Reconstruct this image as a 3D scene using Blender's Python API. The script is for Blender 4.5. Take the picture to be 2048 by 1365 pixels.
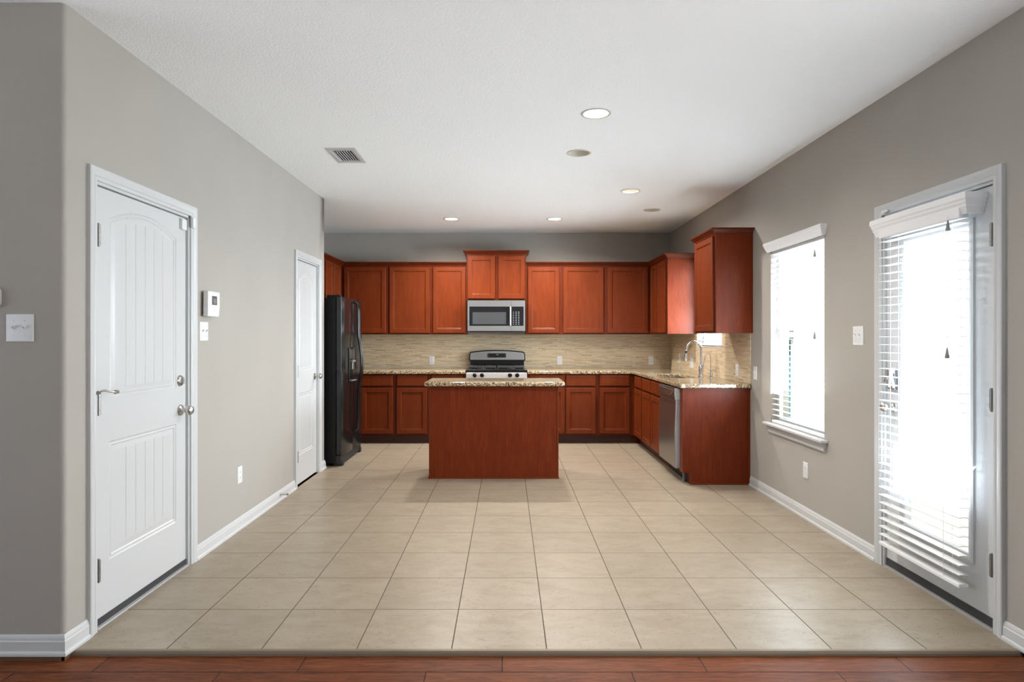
import bpy, bmesh, math, random
from mathutils import Vector, Matrix
random.seed(7)
for o in list(bpy.data.objects): bpy.data.objects.remove(o)
SC = bpy.context.scene
COL = SC.collection
PI = math.pi

# ------------------------------------------------------------------ camera, world, lights, exposure
F, VX, VY, H = 1265.0, 1014.0, 675.0, 1.334      # focal length in px, vanishing point, eye height
RX, LX, BY, CZ = 2.20, -1.863, 8.53, 2.743       # right wall, left wall, back wall, ceiling
LX2, LY0, LY1 = -2.475, 2.66, 6.44               # kitchen alcove wall, near and far end of the left wall
def PX(px, d): return (px - VX) * d / F
def PZ(py, d): return H + (VY - py) * d / F

cd = bpy.data.cameras.new('camera'); cam = bpy.data.objects.new('camera', cd); COL.objects.link(cam)
cam.location = (0, 0, H); cam.rotation_euler = (PI/2, 0, 0)
cd.sensor_width = 36; cd.lens = F/2048*36
cd.shift_x = (1024-VX)/2048; cd.shift_y = -(682.5-VY)/2048
cd.clip_start = 0.05
SC.camera = cam
SC.view_settings.view_transform = 'Standard'; SC.view_settings.look = 'None'
SC.view_settings.gamma = 1; SC.view_settings.use_curve_mapping = False
SC.view_settings.exposure = 0.0

w = bpy.data.worlds.new('world'); SC.world = w; w.use_nodes = True
nt = w.node_tree; nt.nodes.clear()
wo = nt.nodes.new('ShaderNodeOutputWorld'); bg = nt.nodes.new('ShaderNodeBackground')
sky = nt.nodes.new('ShaderNodeTexSky'); sky.sky_type = 'HOSEK_WILKIE'
sky.sun_direction = Vector((-0.6, -0.15, 0.78)).normalized(); sky.turbidity = 3
nt.links.new(sky.outputs[0], bg.inputs[0]); nt.links.new(bg.outputs[0], wo.inputs[0])
bg.inputs[1].default_value = 1.3

def lamp(name, kind, loc, direction, energy, color=(1,1,1), **kw):
    l = bpy.data.lights.new(name, kind); l.energy = energy; l.color = color
    for k, v in kw.items(): setattr(l, k, v)
    o = bpy.data.objects.new(name, l); COL.objects.link(o); o.location = loc
    o.rotation_euler = Vector(direction).to_track_quat('-Z', 'Y').to_euler()
    return o
lamp('sun', 'SUN', (-6, -2, 9), (0.45, 0.12, -0.88), 18.0, (1.0, .96, .9), angle=0.01)
# fill lamps at added living-area windows, then daylight just outside the visible openings
DAY = (.80, .90, 1)
lamp('added_fill_rear', 'AREA', (-.6, -4.12, 1.45), (0, 1, .9), 12, DAY, shape='RECTANGLE', size=4.6, size_y=1.9)
lamp('added_fill_living', 'AREA', (-6.12, .5, 1.4), (1, 0.0, .9), 145, DAY, shape='RECTANGLE', size=3.8, size_y=2.1)
lamp('added_fill_right', 'AREA', (RX+.12, .4, 1.4), (-1, 0.0, .6), 40, DAY, shape='RECTANGLE', size=3.8, size_y=2.1)
lamp('daylight_patio_door', 'AREA', (2.50, 3.27, 1.15), (-1, 0.1, .6), 80, DAY, shape='RECTANGLE', size=.62, size_y=1.7)
lamp('daylight_side_window', 'AREA', (2.52, 4.83, 1.35), (-1, 0.05, .7), 110, DAY, shape='RECTANGLE', size=.86, size_y=1.4)
lamp('daylight_sink_window', 'AREA', (2.52, 6.87, 1.75), (-1, 0, .5), 185, DAY, shape='RECTANGLE', size=.78, size_y=.9)

# ------------------------------------------------------------------ materials
MATS = {}
def newmat(name):
    m = bpy.data.materials.new(name); m.use_nodes = True
    n = m.node_tree; b = n.nodes['Principled BSDF']; MATS[name] = m
    return m, n, b
def N(n, kind, **kw):
    x = n.nodes.new(kind)
    for k, v in kw.items(): setattr(x, k, v)
    return x
def L(n, a, b): n.links.new(a, b)
def pos(n, scale=(1,1,1)):
    g = N(n, 'ShaderNodeNewGeometry'); mp = N(n, 'ShaderNodeMapping')
    L(n, g.outputs['Position'], mp.inputs['Vector']); mp.inputs['Scale'].default_value = scale
    return mp.outputs['Vector']
def noise(n, vec, scale, detail=2, rough=.5, dist=0):
    t = N(n, 'ShaderNodeTexNoise'); t.inputs['Scale'].default_value = scale; t.inputs['Detail'].default_value = detail
    t.inputs['Roughness'].default_value = rough; t.inputs['Distortion'].default_value = dist
    L(n, vec, t.inputs['Vector']); return t.outputs['Fac']
def ramp(n, fac, stops, interp='LINEAR'):
    r = N(n, 'ShaderNodeValToRGB'); r.color_ramp.interpolation = interp
    e = r.color_ramp.elements
    while len(e) < len(stops): e.new(.5)
    for i, (p, c) in enumerate(stops): e[i].position = p; e[i].color = (*c, 1) if len(c) == 3 else c
    L(n, fac, r.inputs[0]); return r.outputs[0]
def bump(n, b, h, strength, dist):
    x = N(n, 'ShaderNodeBump'); x.inputs['Strength'].default_value = strength; x.inputs['Distance'].default_value = dist
    L(n, h, x.inputs['Height']); L(n, x.outputs[0], b.inputs['Normal'])
def math_(n, op, a, b=None):
    x = N(n, 'ShaderNodeMath', operation=op)
    for i, v in enumerate((a, b)):
        if v is None: continue
        if isinstance(v, (int, float)): x.inputs[i].default_value = v
        else: L(n, v, x.inputs[i])
    return x.outputs[0]
def mix(n, fac, a, b, blend='MIX'):
    x = N(n, 'ShaderNodeMix', data_type='RGBA', blend_type=blend)
    for i, v in ((0, fac), (6, a), (7, b)):
        if isinstance(v, (int, float)): x.inputs[i].default_value = v
        elif isinstance(v, tuple): x.inputs[i].default_value = (*v, 1)
        else: L(n, v, x.inputs[i])
    return x.outputs[2]
def paint(name, col, rough=.6, bs=None, bstr=.2, bd=.001, spec=.5, metal=0, var=0):
    m, n, b = newmat(name)
    b.inputs['Base Color'].default_value = (*col, 1); b.inputs['Roughness'].default_value = rough
    b.inputs['Specular IOR Level'].default_value = spec; b.inputs['Metallic'].default_value = metal
    p = pos(n)
    if var:
        lo = tuple(c*(1-var) for c in col); hi = tuple(min(1, c*(1+var)) for c in col)
        L(n, ramp(n, noise(n, p, 1.7, 3), [(.3, lo), (.7, hi)]), b.inputs['Base Color'])
    if bs: bump(n, b, noise(n, p, bs, 3, .55), bstr, bd)
    return m
WALL = paint('greige_wall_paint', (.375, .352, .318), .75, 130, .45, .0022, .25, var=.025)
CEIL = paint('white_stippled_ceiling', (.90, .925, .94), .8, 95, .8, .004, .2)
TRIMW = paint('white_trim_enamel', (.54, .55, .555), .32, 60, .03, .001, .5)
PLAST = paint('white_plastic', (.70, .71, .72), .35, var=.01)
BLINDM = paint('white_blind_slat', (.80, .81, .82), .4, var=.01)
HINGEM = paint('dull_nickel_hinge', (.30, .295, .285), .38, 200, .03, .0005, metal=1)
NICKEL = paint('satin_nickel', (.52, .51, .49), .28, 200, .03, .0005, metal=1)
STEELL = paint('pale_brushed_steel', (.66, .65, .64), .42, 150, .03, .0005, metal=.75)
STEELD = paint('darker_brushed_steel', (.36, .355, .35), .32, 150, .03, .0005, metal=1)
STEEL = paint('stainless_steel', (.58, .57, .56), .30, 150, .03, .0005, metal=1)
CHROME = paint('brushed_chrome', (.62, .63, .65), .16, 200, .02, .0005, metal=1)
BLACK = paint('black_gloss_enamel', (.006, .006, .0065), .16, 90, .02, .0005)
BLACKT = paint('black_textured_steel', (.005, .005, .0055), .45, 380, .35, .0008, spec=.25)
BLACKM = paint('black_cast_iron', (.014, .014, .015), .55, 200, .1, .0005)
SCREEN2 = paint('dim_dispenser_panel', (.035, .032, .030), .25, var=.02)
GREY = paint('grey_plastic', (.16, .16, .17), .4, var=.02)
RUBBER = paint('dark_door_sweep', (.035, .035, .037), .6, 90, .1, .0005)
ALU = paint('grey_aluminium', (.50, .51, .53), .4, 90, .05, .0005, metal=.6)
DARKV = paint('dark_duct', (.02, .02, .02), .8, var=.05)
CREAM = paint('cream_lamp_reflector', (.66, .63, .55), .35, var=.02)
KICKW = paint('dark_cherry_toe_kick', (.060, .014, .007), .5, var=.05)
SCREEN = paint('grey_green_display', (.10, .11, .11), .15, var=.03)
WINGL = paint('dark_oven_glass', (.045, .047, .05), .08, var=.02)
VINYL = paint('white_vinyl_frame', (.74, .78, .82), .4, var=.01)

def emit(name, col, s):
    m, n, b = newmat(name); b.inputs['Base Color'].default_value = (*col, 1)
    b.inputs['Emission Color'].default_value = (*col, 1); b.inputs['Emission Strength'].default_value = s
    return m
LENS = emit('lit_lamp_glass', (1, .90, .70), 9)
LENSD = emit('dim_lamp_glass', (1, .92, .76), 2.2)
LENSOFF = paint('frosted_lamp_glass', (.70, .68, .60), .3, var=.02)

def glassmat(name, tint=(1,1,1), refl=.06):
    m, n, b = newmat(name); n.nodes.remove(b)
    out = n.nodes['Material Output']; t = N(n, 'ShaderNodeBsdfTransparent'); g = N(n, 'ShaderNodeBsdfGlossy')
    t.inputs[0].default_value = (*tint, 1); g.inputs['Roughness'].default_value = .01
    ms = N(n, 'ShaderNodeMixShader'); lw_ = N(n, 'ShaderNodeLayerWeight'); lw_.inputs['Blend'].default_value = .5
    fc = math_(n, 'ADD', math_(n, 'MULTIPLY', math_(n, 'POWER', lw_.outputs['Facing'], 5), .5), .03)
    L(n, fc, ms.inputs[0]); L(n, t.outputs[0], ms.inputs[1]); L(n, g.outputs[0], ms.inputs[2])
    L(n, ms.outputs[0], out.inputs[0]); return m
GLASS = glassmat('window_glass', (.96, .98, .98))

def wood(name, dark, mid, light, scale=(26, 26, 2.2), rough=.33, figure=.5):
    m, n, b = newmat(name)
    p = pos(n, scale)
    if figure > .9:   # flat-sawn veneer: wavy cathedral figure
        wv = N(n, 'ShaderNodeTexNoise'); wv.inputs['Scale'].default_value = 2.2; wv.inputs['Detail'].default_value = 3; L(n, pos(n, (1, 1, .6)), wv.inputs['Vector'])
        ad = N(n, 'ShaderNodeVectorMath', operation='MULTIPLY_ADD'); L(n, wv.outputs['Color'], ad.inputs[0]); ad.inputs[1].default_value = (2.6, 2.6, .8); L(n, p, ad.inputs[2])
        p = ad.outputs[0]
    a = noise(n, p, 1.6, 8, .62, 1.2)
    c = ramp(n, a, [(.25, dark), (.5, mid), (.78, light)])
    fine = noise(n, pos(n, (scale[0]*7, scale[1]*7, scale[2]*2)), 1.5, 4, .7)
    c = mix(n, figure*.45, c, ramp(n, fine, [(.3, dark), (.7, light)]))
    L(n, c, b.inputs['Base Color']); b.inputs['Roughness'].default_value = rough
    b.inputs['Specular IOR Level'].default_value = .17
    bump(n, b, fine, .06, .001)
    return m
CHERRY = wood('cherry_cabinet_wood', (.094, .0150, .003), (.124, .021, .004), (.155, .030, .006), (9, 9, 1.6), .38, .25)
FRAMEM = wood('shaded_stained_cherry_frame', (.070, .0105, .002), (.094, .0145, .003), (.118, .020, .004), (9, 9, 1.6), .38, .25)  # same cherry, darkened for shading and stain buildup around the doors
CROWNM = wood('dark_cherry_crown', (.062, .009, .002), (.088, .013, .003), (.112, .018, .004), (9, 9, 1.6), .34, .25)
CHERRYP = wood('cherry_veneer_panel', (.075, .0085, .0015), (.120, .016, .003), (.185, .032, .006), (13, 13, 2.0), .38, 1.0)

def granite():
    m, n, b = newmat('speckled_granite')
    p = pos(n)
    v = N(n, 'ShaderNodeTexVoronoi'); v.inputs['Scale'].default_value = 95; L(n, p, v.inputs['Vector'])
    sep = N(n, 'ShaderNodeSeparateColor'); L(n, v.outputs['Color'], sep.inputs[0])
    c = ramp(n, sep.outputs[0], [(0, (.012, .009, .007)), (.22, (.10, .050, .022)), (.38, (.30, .20, .11)), (.62, (.44, .34, .21)), (.88, (.62, .55, .42))], 'CONSTANT')
    c2 = ramp(n, noise(n, p, 60, 4, .7), [(.35, (.12, .065, .03)), (.55, (.38, .29, .17)), (.72, (.54, .46, .32))])
    c = mix(n, .30, c, c2)
    L(n, c, b.inputs['Base Color']); b.inputs['Roughness'].default_value = .09; b.inputs['Specular IOR Level'].default_value = .6
    return m
GRANITE = granite()

def floor_tile():
    m, n, b = newmat('beige_ceramic_floor_tile')
    g = N(n, 'ShaderNodeNewGeometry'); s = N(n, 'ShaderNodeSeparateXYZ'); L(n, g.outputs['Position'], s.inputs[0])
    T = .4064
    u = math_(n, 'DIVIDE', math_(n, 'ADD', s.outputs[0], .237 + 40*T), T)
    v = math_(n, 'DIVIDE', math_(n, 'ADD', s.outputs[1], -3.097 + 40*T), T)
    def edge(t, wdt):
        f = math_(n, 'FRACT', t); d = math_(n, 'MINIMUM', f, math_(n, 'SUBTRACT', 1, f))
        mr = N(n, 'ShaderNodeMapRange', interpolation_type='SMOOTHSTEP'); mr.inputs['From Min'].default_value = wdt*.55; mr.inputs['From Max'].default_value = wdt
        mr.inputs['To Min'].default_value = 1; mr.inputs['To Max'].default_value = 0
        L(n, d, mr.inputs['Value']); return mr.outputs[0]
    gr = math_(n, 'MAXIMUM', edge(u, .0078), edge(v, .0068))
    cx = N(n, 'ShaderNodeCombineXYZ'); L(n, math_(n, 'FLOOR', u), cx.inputs[0]); L(n, math_(n, 'FLOOR', v), cx.inputs[1])
    wn = N(n, 'ShaderNodeTexWhiteNoise', noise_dimensions='3D'); L(n, cx.outputs[0], wn.inputs['Vector'])
    off = N(n, 'ShaderNodeVectorMath', operation='SCALE'); L(n, wn.outputs['Color'], off.inputs[0]); off.inputs['Scale'].default_value = 9
    add = N(n, 'ShaderNodeVectorMath', operation='ADD'); L(n, g.outputs['Position'], add.inputs[0]); L(n, off.outputs[0], add.inputs[1])
    mp = N(n, 'ShaderNodeMapping'); L(n, add.outputs[0], mp.inputs['Vector']); mp.inputs['Scale'].default_value = (1, 1.9, 1); mp.inputs['Rotation'].default_value = (0, 0, .35)
    base = ramp(n, noise(n, mp.outputs[0], 5.5, 6, .6, .6), [(.3, (.235, .190, .135)), (.5, (.275, .226, .165)), (.75, (.31, .262, .198))])
    vein = noise(n, mp.outputs[0], 16, 8, .74, 2.6)
    vm = ramp(n, vein, [(.37, (1,1,1)), (.44, (.0,.0,.0)), (1, (0,0,0))])
    base = mix(n, math_(n, 'MULTIPLY', vm, .8), base, (.17, .125, .08))
    tone = N(n, 'ShaderNodeMapRange'); L(n, wn.outputs['Value'], tone.inputs['Value']); tone.inputs['To Min'].default_value = .95; tone.inputs['To Max'].default_value = 1.04
    hs = N(n, 'ShaderNodeHueSaturation'); L(n, base, hs.inputs['Color']); L(n, tone.outputs[0], hs.inputs['Value'])
    L(n, mix(n, gr, hs.outputs[0], (.075, .052, .036)), b.inputs['Base Color'])
    rg = N(n, 'ShaderNodeMapRange'); L(n, gr, rg.inputs['Value']); rg.inputs['To Min'].default_value = .36; rg.inputs['To Max'].default_value = .8
    L(n, rg.outputs[0], b.inputs['Roughness'])
    hgt = math_(n, 'SUBTRACT', math_(n, 'MULTIPLY', noise(n, mp.outputs[0], 9, 4), .15), gr)
    bump(n, b, hgt, .5, .002)
    return m
TILE = floor_tile()

def hardwood():
    m, n, b = newmat('hand_scraped_hardwood')
    g = N(n, 'ShaderNodeNewGeometry'); mp = N(n, 'ShaderNodeMapping'); L(n, g.outputs['Position'], mp.inputs['Vector'])
    mp.inputs['Location'].default_value = (5.0, -2.683 + .127*60, 0)
    br = N(n, 'ShaderNodeTexBrick'); L(n, mp.outputs[0], br.inputs['Vector']); br.offset = .37; br.offset_frequency = 2
    br.inputs['Scale'].default_value = 1; br.inputs['Brick Width'].default_value = .83; br.inputs['Row Height'].default_value = .127
    br.inputs['Mortar Size'].default_value = .003; br.inputs['Mortar Smooth'].default_value = .6
    br.inputs['Color1'].default_value = (.0, .0, .0, 1); br.inputs['Color2'].default_value = (1, 1, 1, 1); br.inputs['Mortar'].default_value = (.5, .5, .5, 1)
    tone = ramp(n, br.outputs['Color'], [(0, (.050, .012, .004)), (.45, (.115, .030, .010)), (1, (.19, .058, .020))])
    gm = N(n, 'ShaderNodeMapping'); L(n, g.outputs['Position'], gm.inputs['Vector']); gm.inputs['Scale'].default_value = (3.2, 34, 1)
    grain = noise(n, gm.outputs[0], 1.8, 8, .65, 1.6)
    c = mix(n, .7, tone, ramp(n, grain, [(.28, (.022, .006, .003)), (.5, (.13, .036, .012)), (.72, (.24, .080, .028))]))
    L(n, mix(n, br.outputs['Fac'], c, (.008, .003, .002)), b.inputs['Base Color'])
    b.inputs['Roughness'].default_value = .42; b.inputs['Specular IOR Level'].default_value = .12
    h = math_(n, 'SUBTRACT', math_(n, 'MULTIPLY', grain, .5), br.outputs['Fac'])
    bump(n, b, h, .4, .0025)
    return m
HARDW = hardwood()

def mosaic():
    m, n, b = newmat('thin_strip_stone_mosaic')
    g = N(n, 'ShaderNodeNewGeometry'); s = N(n, 'ShaderNodeSeparateXYZ'); L(n, g.outputs['Position'], s.inputs[0])
    c = N(n, 'ShaderNodeCombineXYZ'); L(n, math_(n, 'ADD', s.outputs[0], math_(n, 'MULTIPLY', s.outputs[1], 1.0)), c.inputs[0]); L(n, s.outputs[2], c.inputs[1])
    br = N(n, 'ShaderNodeTexBrick'); L(n, c.outputs[0], br.inputs['Vector']); br.offset = .43; br.squash = .72; br.squash_frequency = 3
    br.inputs['Scale'].default_value = 1; br.inputs['Brick Width'].default_value = .135; br.inputs['Row Height'].default_value = .0135
    br.inputs['Mortar Size'].default_value = .0007; br.inputs['Mortar Smooth'].default_value = .3
    br.inputs['Color1'].default_value = (0,0,0,1); br.inputs['Color2'].default_value = (1,1,1,1); br.inputs['Mortar'].default_value = (.3,.3,.3,1)
    t = ramp(n, br.outputs['Color'], [(0, (.28, .195, .105)), (.12, (.48, .365, .225)), (.5, (.58, .46, .30)), (.9, (.68, .57, .40))])
    mp = N(n, 'ShaderNodeMapping'); L(n, g.outputs['Position'], mp.inputs['Vector']); mp.inputs['Scale'].default_value = (7, 7, 70)
    streak = noise(n, mp.outputs[0], 1.4, 6, .7, .4)
    t = mix(n, .42, t, ramp(n, streak, [(.27, (.20, .12, .06)), (.40, (.56, .44, .29)), (.75, (.68, .58, .42))]))
    L(n, mix(n, br.outputs['Fac'], t, (.20, .145, .085)), b.inputs['Base Color']); b.inputs['Roughness'].default_value = .42
    bump(n, b, math_(n, 'SUBTRACT', br.outputs['Color'], br.outputs['Fac']), .4, .0015)
    return m
MOSAIC = mosaic()

def brick(name, c1, c2, mort, bw, rh, ms):
    m, n, b = newmat(name)
    g = N(n, 'ShaderNodeNewGeometry'); s = N(n, 'ShaderNodeSeparateXYZ'); L(n, g.outputs['Position'], s.inputs[0])
    c = N(n, 'ShaderNodeCombineXYZ'); L(n, s.outputs[1], c.inputs[0]); L(n, s.outputs[2], c.inputs[1])
    br = N(n, 'ShaderNodeTexBrick'); L(n, c.outputs[0], br.inputs['Vector']); br.inputs['Scale'].default_value = 1
    br.inputs['Brick Width'].default_value = bw; br.inputs['Row Height'].default_value = rh; br.inputs['Mortar Size'].default_value = ms
    for k, v in (('Color1', c1), ('Color2', c2), ('Mortar', mort)): br.inputs[k].default_value = (*v, 1)
    L(n, br.outputs['Color'], b.inputs['Base Color']); b.inputs['Roughness'].default_value = .8
    bump(n, b, br.outputs['Fac'], -.3, .004); return m
NBRICK = brick('pale_neighbour_brick', (.86, .84, .80), (.80, .78, .74), (.75, .73, .70), .24, .075, .006)
TEAL = paint('teal_tinted_glass', (.03, .13, .14), .6, var=.15, spec=.1)
BLUEW = paint('pale_blue_window_trim', (.10, .15, .22), .5, var=.05)
PATIO = paint('pale_concrete_patio', (.62, .60, .56), .85, 30, .2, .003, var=.06)

# ------------------------------------------------------------------ mesh builder
class MB:
    def __init__(s): s.v = []; s.f = []; s.fm = []
    def add(s, vs, fs):
        k = len(s.v); s.v += [Vector(p) for p in vs]; s.f += [tuple(i+k for i in f) for f in fs]; return s
    def box(s, x0, x1, y0, y1, z0, z1):
        return s.add([(x0,y0,z0),(x1,y0,z0),(x1,y1,z0),(x0,y1,z0),(x0,y0,z1),(x1,y0,z1),(x1,y1,z1),(x0,y1,z1)],
                     [(0,3,2,1),(4,5,6,7),(0,1,5,4),(1,2,6,5),(2,3,7,6),(3,0,4,7)])
    def quad(s, a, b, c, d): return s.add([a,b,c,d], [(0,1,2,3)])
    def prism(s, poly, fn, t0, t1):
        n = len(poly); vs = [fn(a, b, t0) for a, b in poly] + [fn(a, b, t1) for a, b in poly]
        fs = [tuple(range(n))[::-1], tuple(range(n, 2*n))] + [(i, (i+1) % n, n+(i+1) % n, n+i) for i in range(n)]
        return s.add(vs, fs)
    def lathe(s, prof, origin, axis, seg=28, caps=True):
        ax = Vector(axis).normalized(); u = ax.orthogonal().normalized(); w_ = ax.cross(u); o = Vector(origin)
        vs = []; fs = []
        for r, t in prof:
            for i in range(seg):
                a = 2*PI*i/seg; vs.append(o + ax*t + (u*math.cos(a) + w_*math.sin(a))*max(r, 1e-5))
        for j in range(len(prof)-1):
            for i in range(seg):
                k = (i+1) % seg; fs.append((j*seg+i, j*seg+k, (j+1)*seg+k, (j+1)*seg+i))
        m = len(prof)-1
        if caps: fs.append(tuple(range(seg))[::-1]); fs.append(tuple(m*seg+i for i in range(seg)))
        return s.add(vs, fs)
    def cyl(s, p0, p1, r, seg=20):
        d = Vector(p1)-Vector(p0); return s.lathe([(r, 0), (r, d.length)], p0, d, seg)
    def tube(s, pts, r, seg=12):
        pts = [Vector(p) for p in pts]; rs = r if isinstance(r, (list, tuple)) else [r]*len(pts)
        vs = []; fs = []; prev = None
        for i, p in enumerate(pts):
            t = (pts[min(i+1, len(pts)-1)] - pts[max(i-1, 0)]).normalized()
            u = t.orthogonal().normalized() if prev is None else (prev - t*prev.dot(t)).normalized()
            prev = u; w_ = t.cross(u)
            for k in range(seg):
                a = 2*PI*k/seg; vs.append(p + (u*math.cos(a)+w_*math.sin(a))*rs[i])
        for j in range(len(pts)-1):
            for i in range(seg):
                k = (i+1) % seg; fs.append((j*seg+i, j*seg+k, (j+1)*seg+k, (j+1)*seg+i))
        m = len(pts)-1
        fs.append(tuple(range(seg))[::-1]); fs.append(tuple(m*seg+i for i in range(seg)))
        return s.add(vs, fs)
    def rings(s, w, h, rg, fn, back):
        """rectangle w x h, concentric rings (inset, height); fn(u, v, n) -> world; closed at the back"""
        rg = [(0, back)] + rg; vs = []; fs = []
        for i, n in rg:
            vs += [fn(i, i, n), fn(w-i, i, n), fn(w-i, h-i, n), fn(i, h-i, n)]
        for j in range(len(rg)-1):
            for i in range(4):
                k = (i+1) % 4; fs.append((4*j+i, 4*j+k, 4*j+4+k, 4*j+4+i))
        m = 4*(len(rg)-1); fs += [(3,2,1,0), (m, m+1, m+2, m+3)]
        return s.add(vs, fs)
    def sweep(s, prof, path, side=1, closed=False):
        """profile (offset, z) swept along a 2D path with mitred corners; offset to the left of travel for side=1"""
        P = [Vector(p[:2]) for p in path]; n = len(P); vs = []; fs = []
        for i in range(n):
            d0 = (P[i]-P[i-1]).normalized() if (i > 0 or closed) else None
            d1 = (P[(i+1) % n]-P[i]).normalized() if (i < n-1 or closed) else None
            if d0 is None: d0 = d1
            if d1 is None: d1 = d0
            n0 = Vector((-d0.y, d0.x)); n1 = Vector((-d1.y, d1.x)); mt = (n0+n1).normalized()
            k = 1/max(.2, mt.dot(n0))
            for a, z in prof: q = P[i] + mt*(a*k*side); vs.append((q.x, q.y, z))
        m = len(prof)
        for i in range(n-1 if not closed else n):
            for j in range(m):
                a = i*m+j; b = i*m+(j+1) % m; c = ((i+1) % n)*m+(j+1) % m; d = ((i+1) % n)*m+j
                fs.append((a, b, c, d))
        if not closed: fs += [tuple(range(m)), tuple((n-1)*m+j for j in range(m))[::-1]]
        return s.add(vs, fs)
    def cells(s, xs, ys, inside, z0, z1):
        """flat slab over grid cells where inside(cx, cy)"""
        nx, ny = len(xs)-1, len(ys)-1
        ok = lambda i, j: 0 <= i < nx and 0 <= j < ny and inside((xs[i]+xs[i+1])/2, (ys[j]+ys[j+1])/2)
        for i in range(nx):
            for j in range(ny):
                if not ok(i, j): continue
                a, b, c, d = xs[i], xs[i+1], ys[j], ys[j+1]
                s.quad((a,c,z1),(b,c,z1),(b,d,z1),(a,d,z1)); s.quad((a,c,z0),(a,d,z0),(b,d,z0),(b,c,z0))
                if not ok(i-1, j): s.quad((a,c,z0),(a,c,z1),(a,d,z1),(a,d,z0))
                if not ok(i+1, j): s.quad((b,c,z0),(b,d,z0),(b,d,z1),(b,c,z1))
                if not ok(i, j-1): s.quad((a,c,z0),(b,c,z0),(b,c,z1),(a,c,z1))
                if not ok(i, j+1): s.quad((a,d,z0),(a,d,z1),(b,d,z1),(b,d,z0))
        return s
    def wall(s, fn, a0, a1, b0, b1, holes, depth):
        """plane with rectangular holes; fn(a, b, n) world; reveals go to n=depth"""
        As = sorted({a0, a1} | {h for q in holes for h in q[:2]}); Bs = sorted({b0, b1} | {h for q in holes for h in q[2:]})
        for i in range(len(As)-1):
            for j in range(len(Bs)-1):
                ca, cb = (As[i]+As[i+1])/2, (Bs[j]+Bs[j+1])/2
                if any(q[0] < ca < q[1] and q[2] < cb < q[3] for q in holes): continue
                s.quad(fn(As[i],Bs[j],0), fn(As[i+1],Bs[j],0), fn(As[i+1],Bs[j+1],0), fn(As[i],Bs[j+1],0))
        for q in holes:
            c = [(q[0],q[2]),(q[1],q[2]),(q[1],q[3]),(q[0],q[3])]
            for i in range(4):
                p, r = c[i], c[(i+1) % 4]; s.quad(fn(*p,0), fn(*r,0), fn(*r,depth), fn(*p,depth))
        return s

def obj(name, mb, mat, parent=None, bevel=0, smooth=True, org=None, seg=2, ang=35):
    if org is None:
        org = Vector((0,0,0))
        q = parent
        while q is not None: org = org + q.location; q = q.parent
    org = Vector(org)
    me = bpy.data.meshes.new(name); me.from_pydata([v-org for v in mb.v], [], mb.f)
    bm = bmesh.new(); bm.from_mesh(me); bmesh.ops.remove_doubles(bm, verts=bm.verts, dist=1e-5)
    bmesh.ops.recalc_face_normals(bm, faces=bm.faces); bm.to_mesh(me); bm.free()
    me.materials.append(mat)
    o = bpy.data.objects.new(name, me); COL.objects.link(o)
    if parent is not None: o.parent = parent
    else: o.location = org
    if smooth:
        for p in me.polygons: p.use_smooth = True
        me.set_sharp_from_angle(angle=math.radians(ang))
    if bevel:
        b = o.modifiers.new('bevel', 'BEVEL'); b.width = bevel; b.segments = seg; b.limit_method = 'ANGLE'; b.angle_limit = math.radians(40)
        b.harden_normals = smooth
    return o
def tag(o, label, cat, group=None, kind=None):
    o['label'] = label; o['category'] = cat
    if group: o['group'] = group
    if kind: o['kind'] = kind
    return o
def thing(name, loc, label, cat, group=None, kind=None):
    o = bpy.data.objects.new(name, None); COL.objects.link(o); o.location = loc; o.empty_display_size = .1
    return tag(o, label, cat, group, kind)
def struct(name, mb, mat, label, cat, **kw):
    return tag(obj(name, mb, mat, **kw), label, cat, kind='structure')

# ------------------------------------------------------------------ room shell
D1 = (2.862, 3.712, 2.045)    # left door opening y0, y1, top
D2 = (5.595, 6.245, 2.045)    # pantry door
D3 = (2.850, 3.700, 2.045)    # patio door
W1 = (4.385, 5.275, .625, 2.085)
W2 = (6.455, 7.285, 1.237, 2.25)
fl = MB().add([], [])
fl.box(LX-.03, RX+.0, 2.69, LY1, -.03, 0); fl.box(LX2, RX, LY1, BY, -.03, 0)
struct('floor', fl, TILE, 'beige ceramic tile kitchen floor laid in a square grid with dark grout', 'floor')
struct('floor', MB().box(-6, RX, -4, 2.70, -.06, -.02), HARDW, 'dark reddish hardwood plank floor along the front of the tile', 'floor')
struct('trim_1', MB().sweep([(-.001,-.03),(.012,-.03),(.014,-.016),(.010,-.004),(.004,.001),(-.012,.001),(-.012,-.03)], [(LX+.014,2.692),(RX-.02,2.692)], -1),
       paint('brown_grey_bullnose', (.17, .125, .082), .4, 60, .1, .001, var=.1), 'beige brown rounded edge strip between tile and hardwood', 'edge strip')
struct('trim_2', MB().box(-6, LX+.012, 2.645, 2.66, -.02, .0).box(LX, LX+.014, 2.645, 2.70, -.02, .0), paint('brown_base_strip', (.13, .07, .035), .5, var=.1),
       'thin brown wooden strip below the white baseboard of the dark left wall', 'floor strip')

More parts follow.
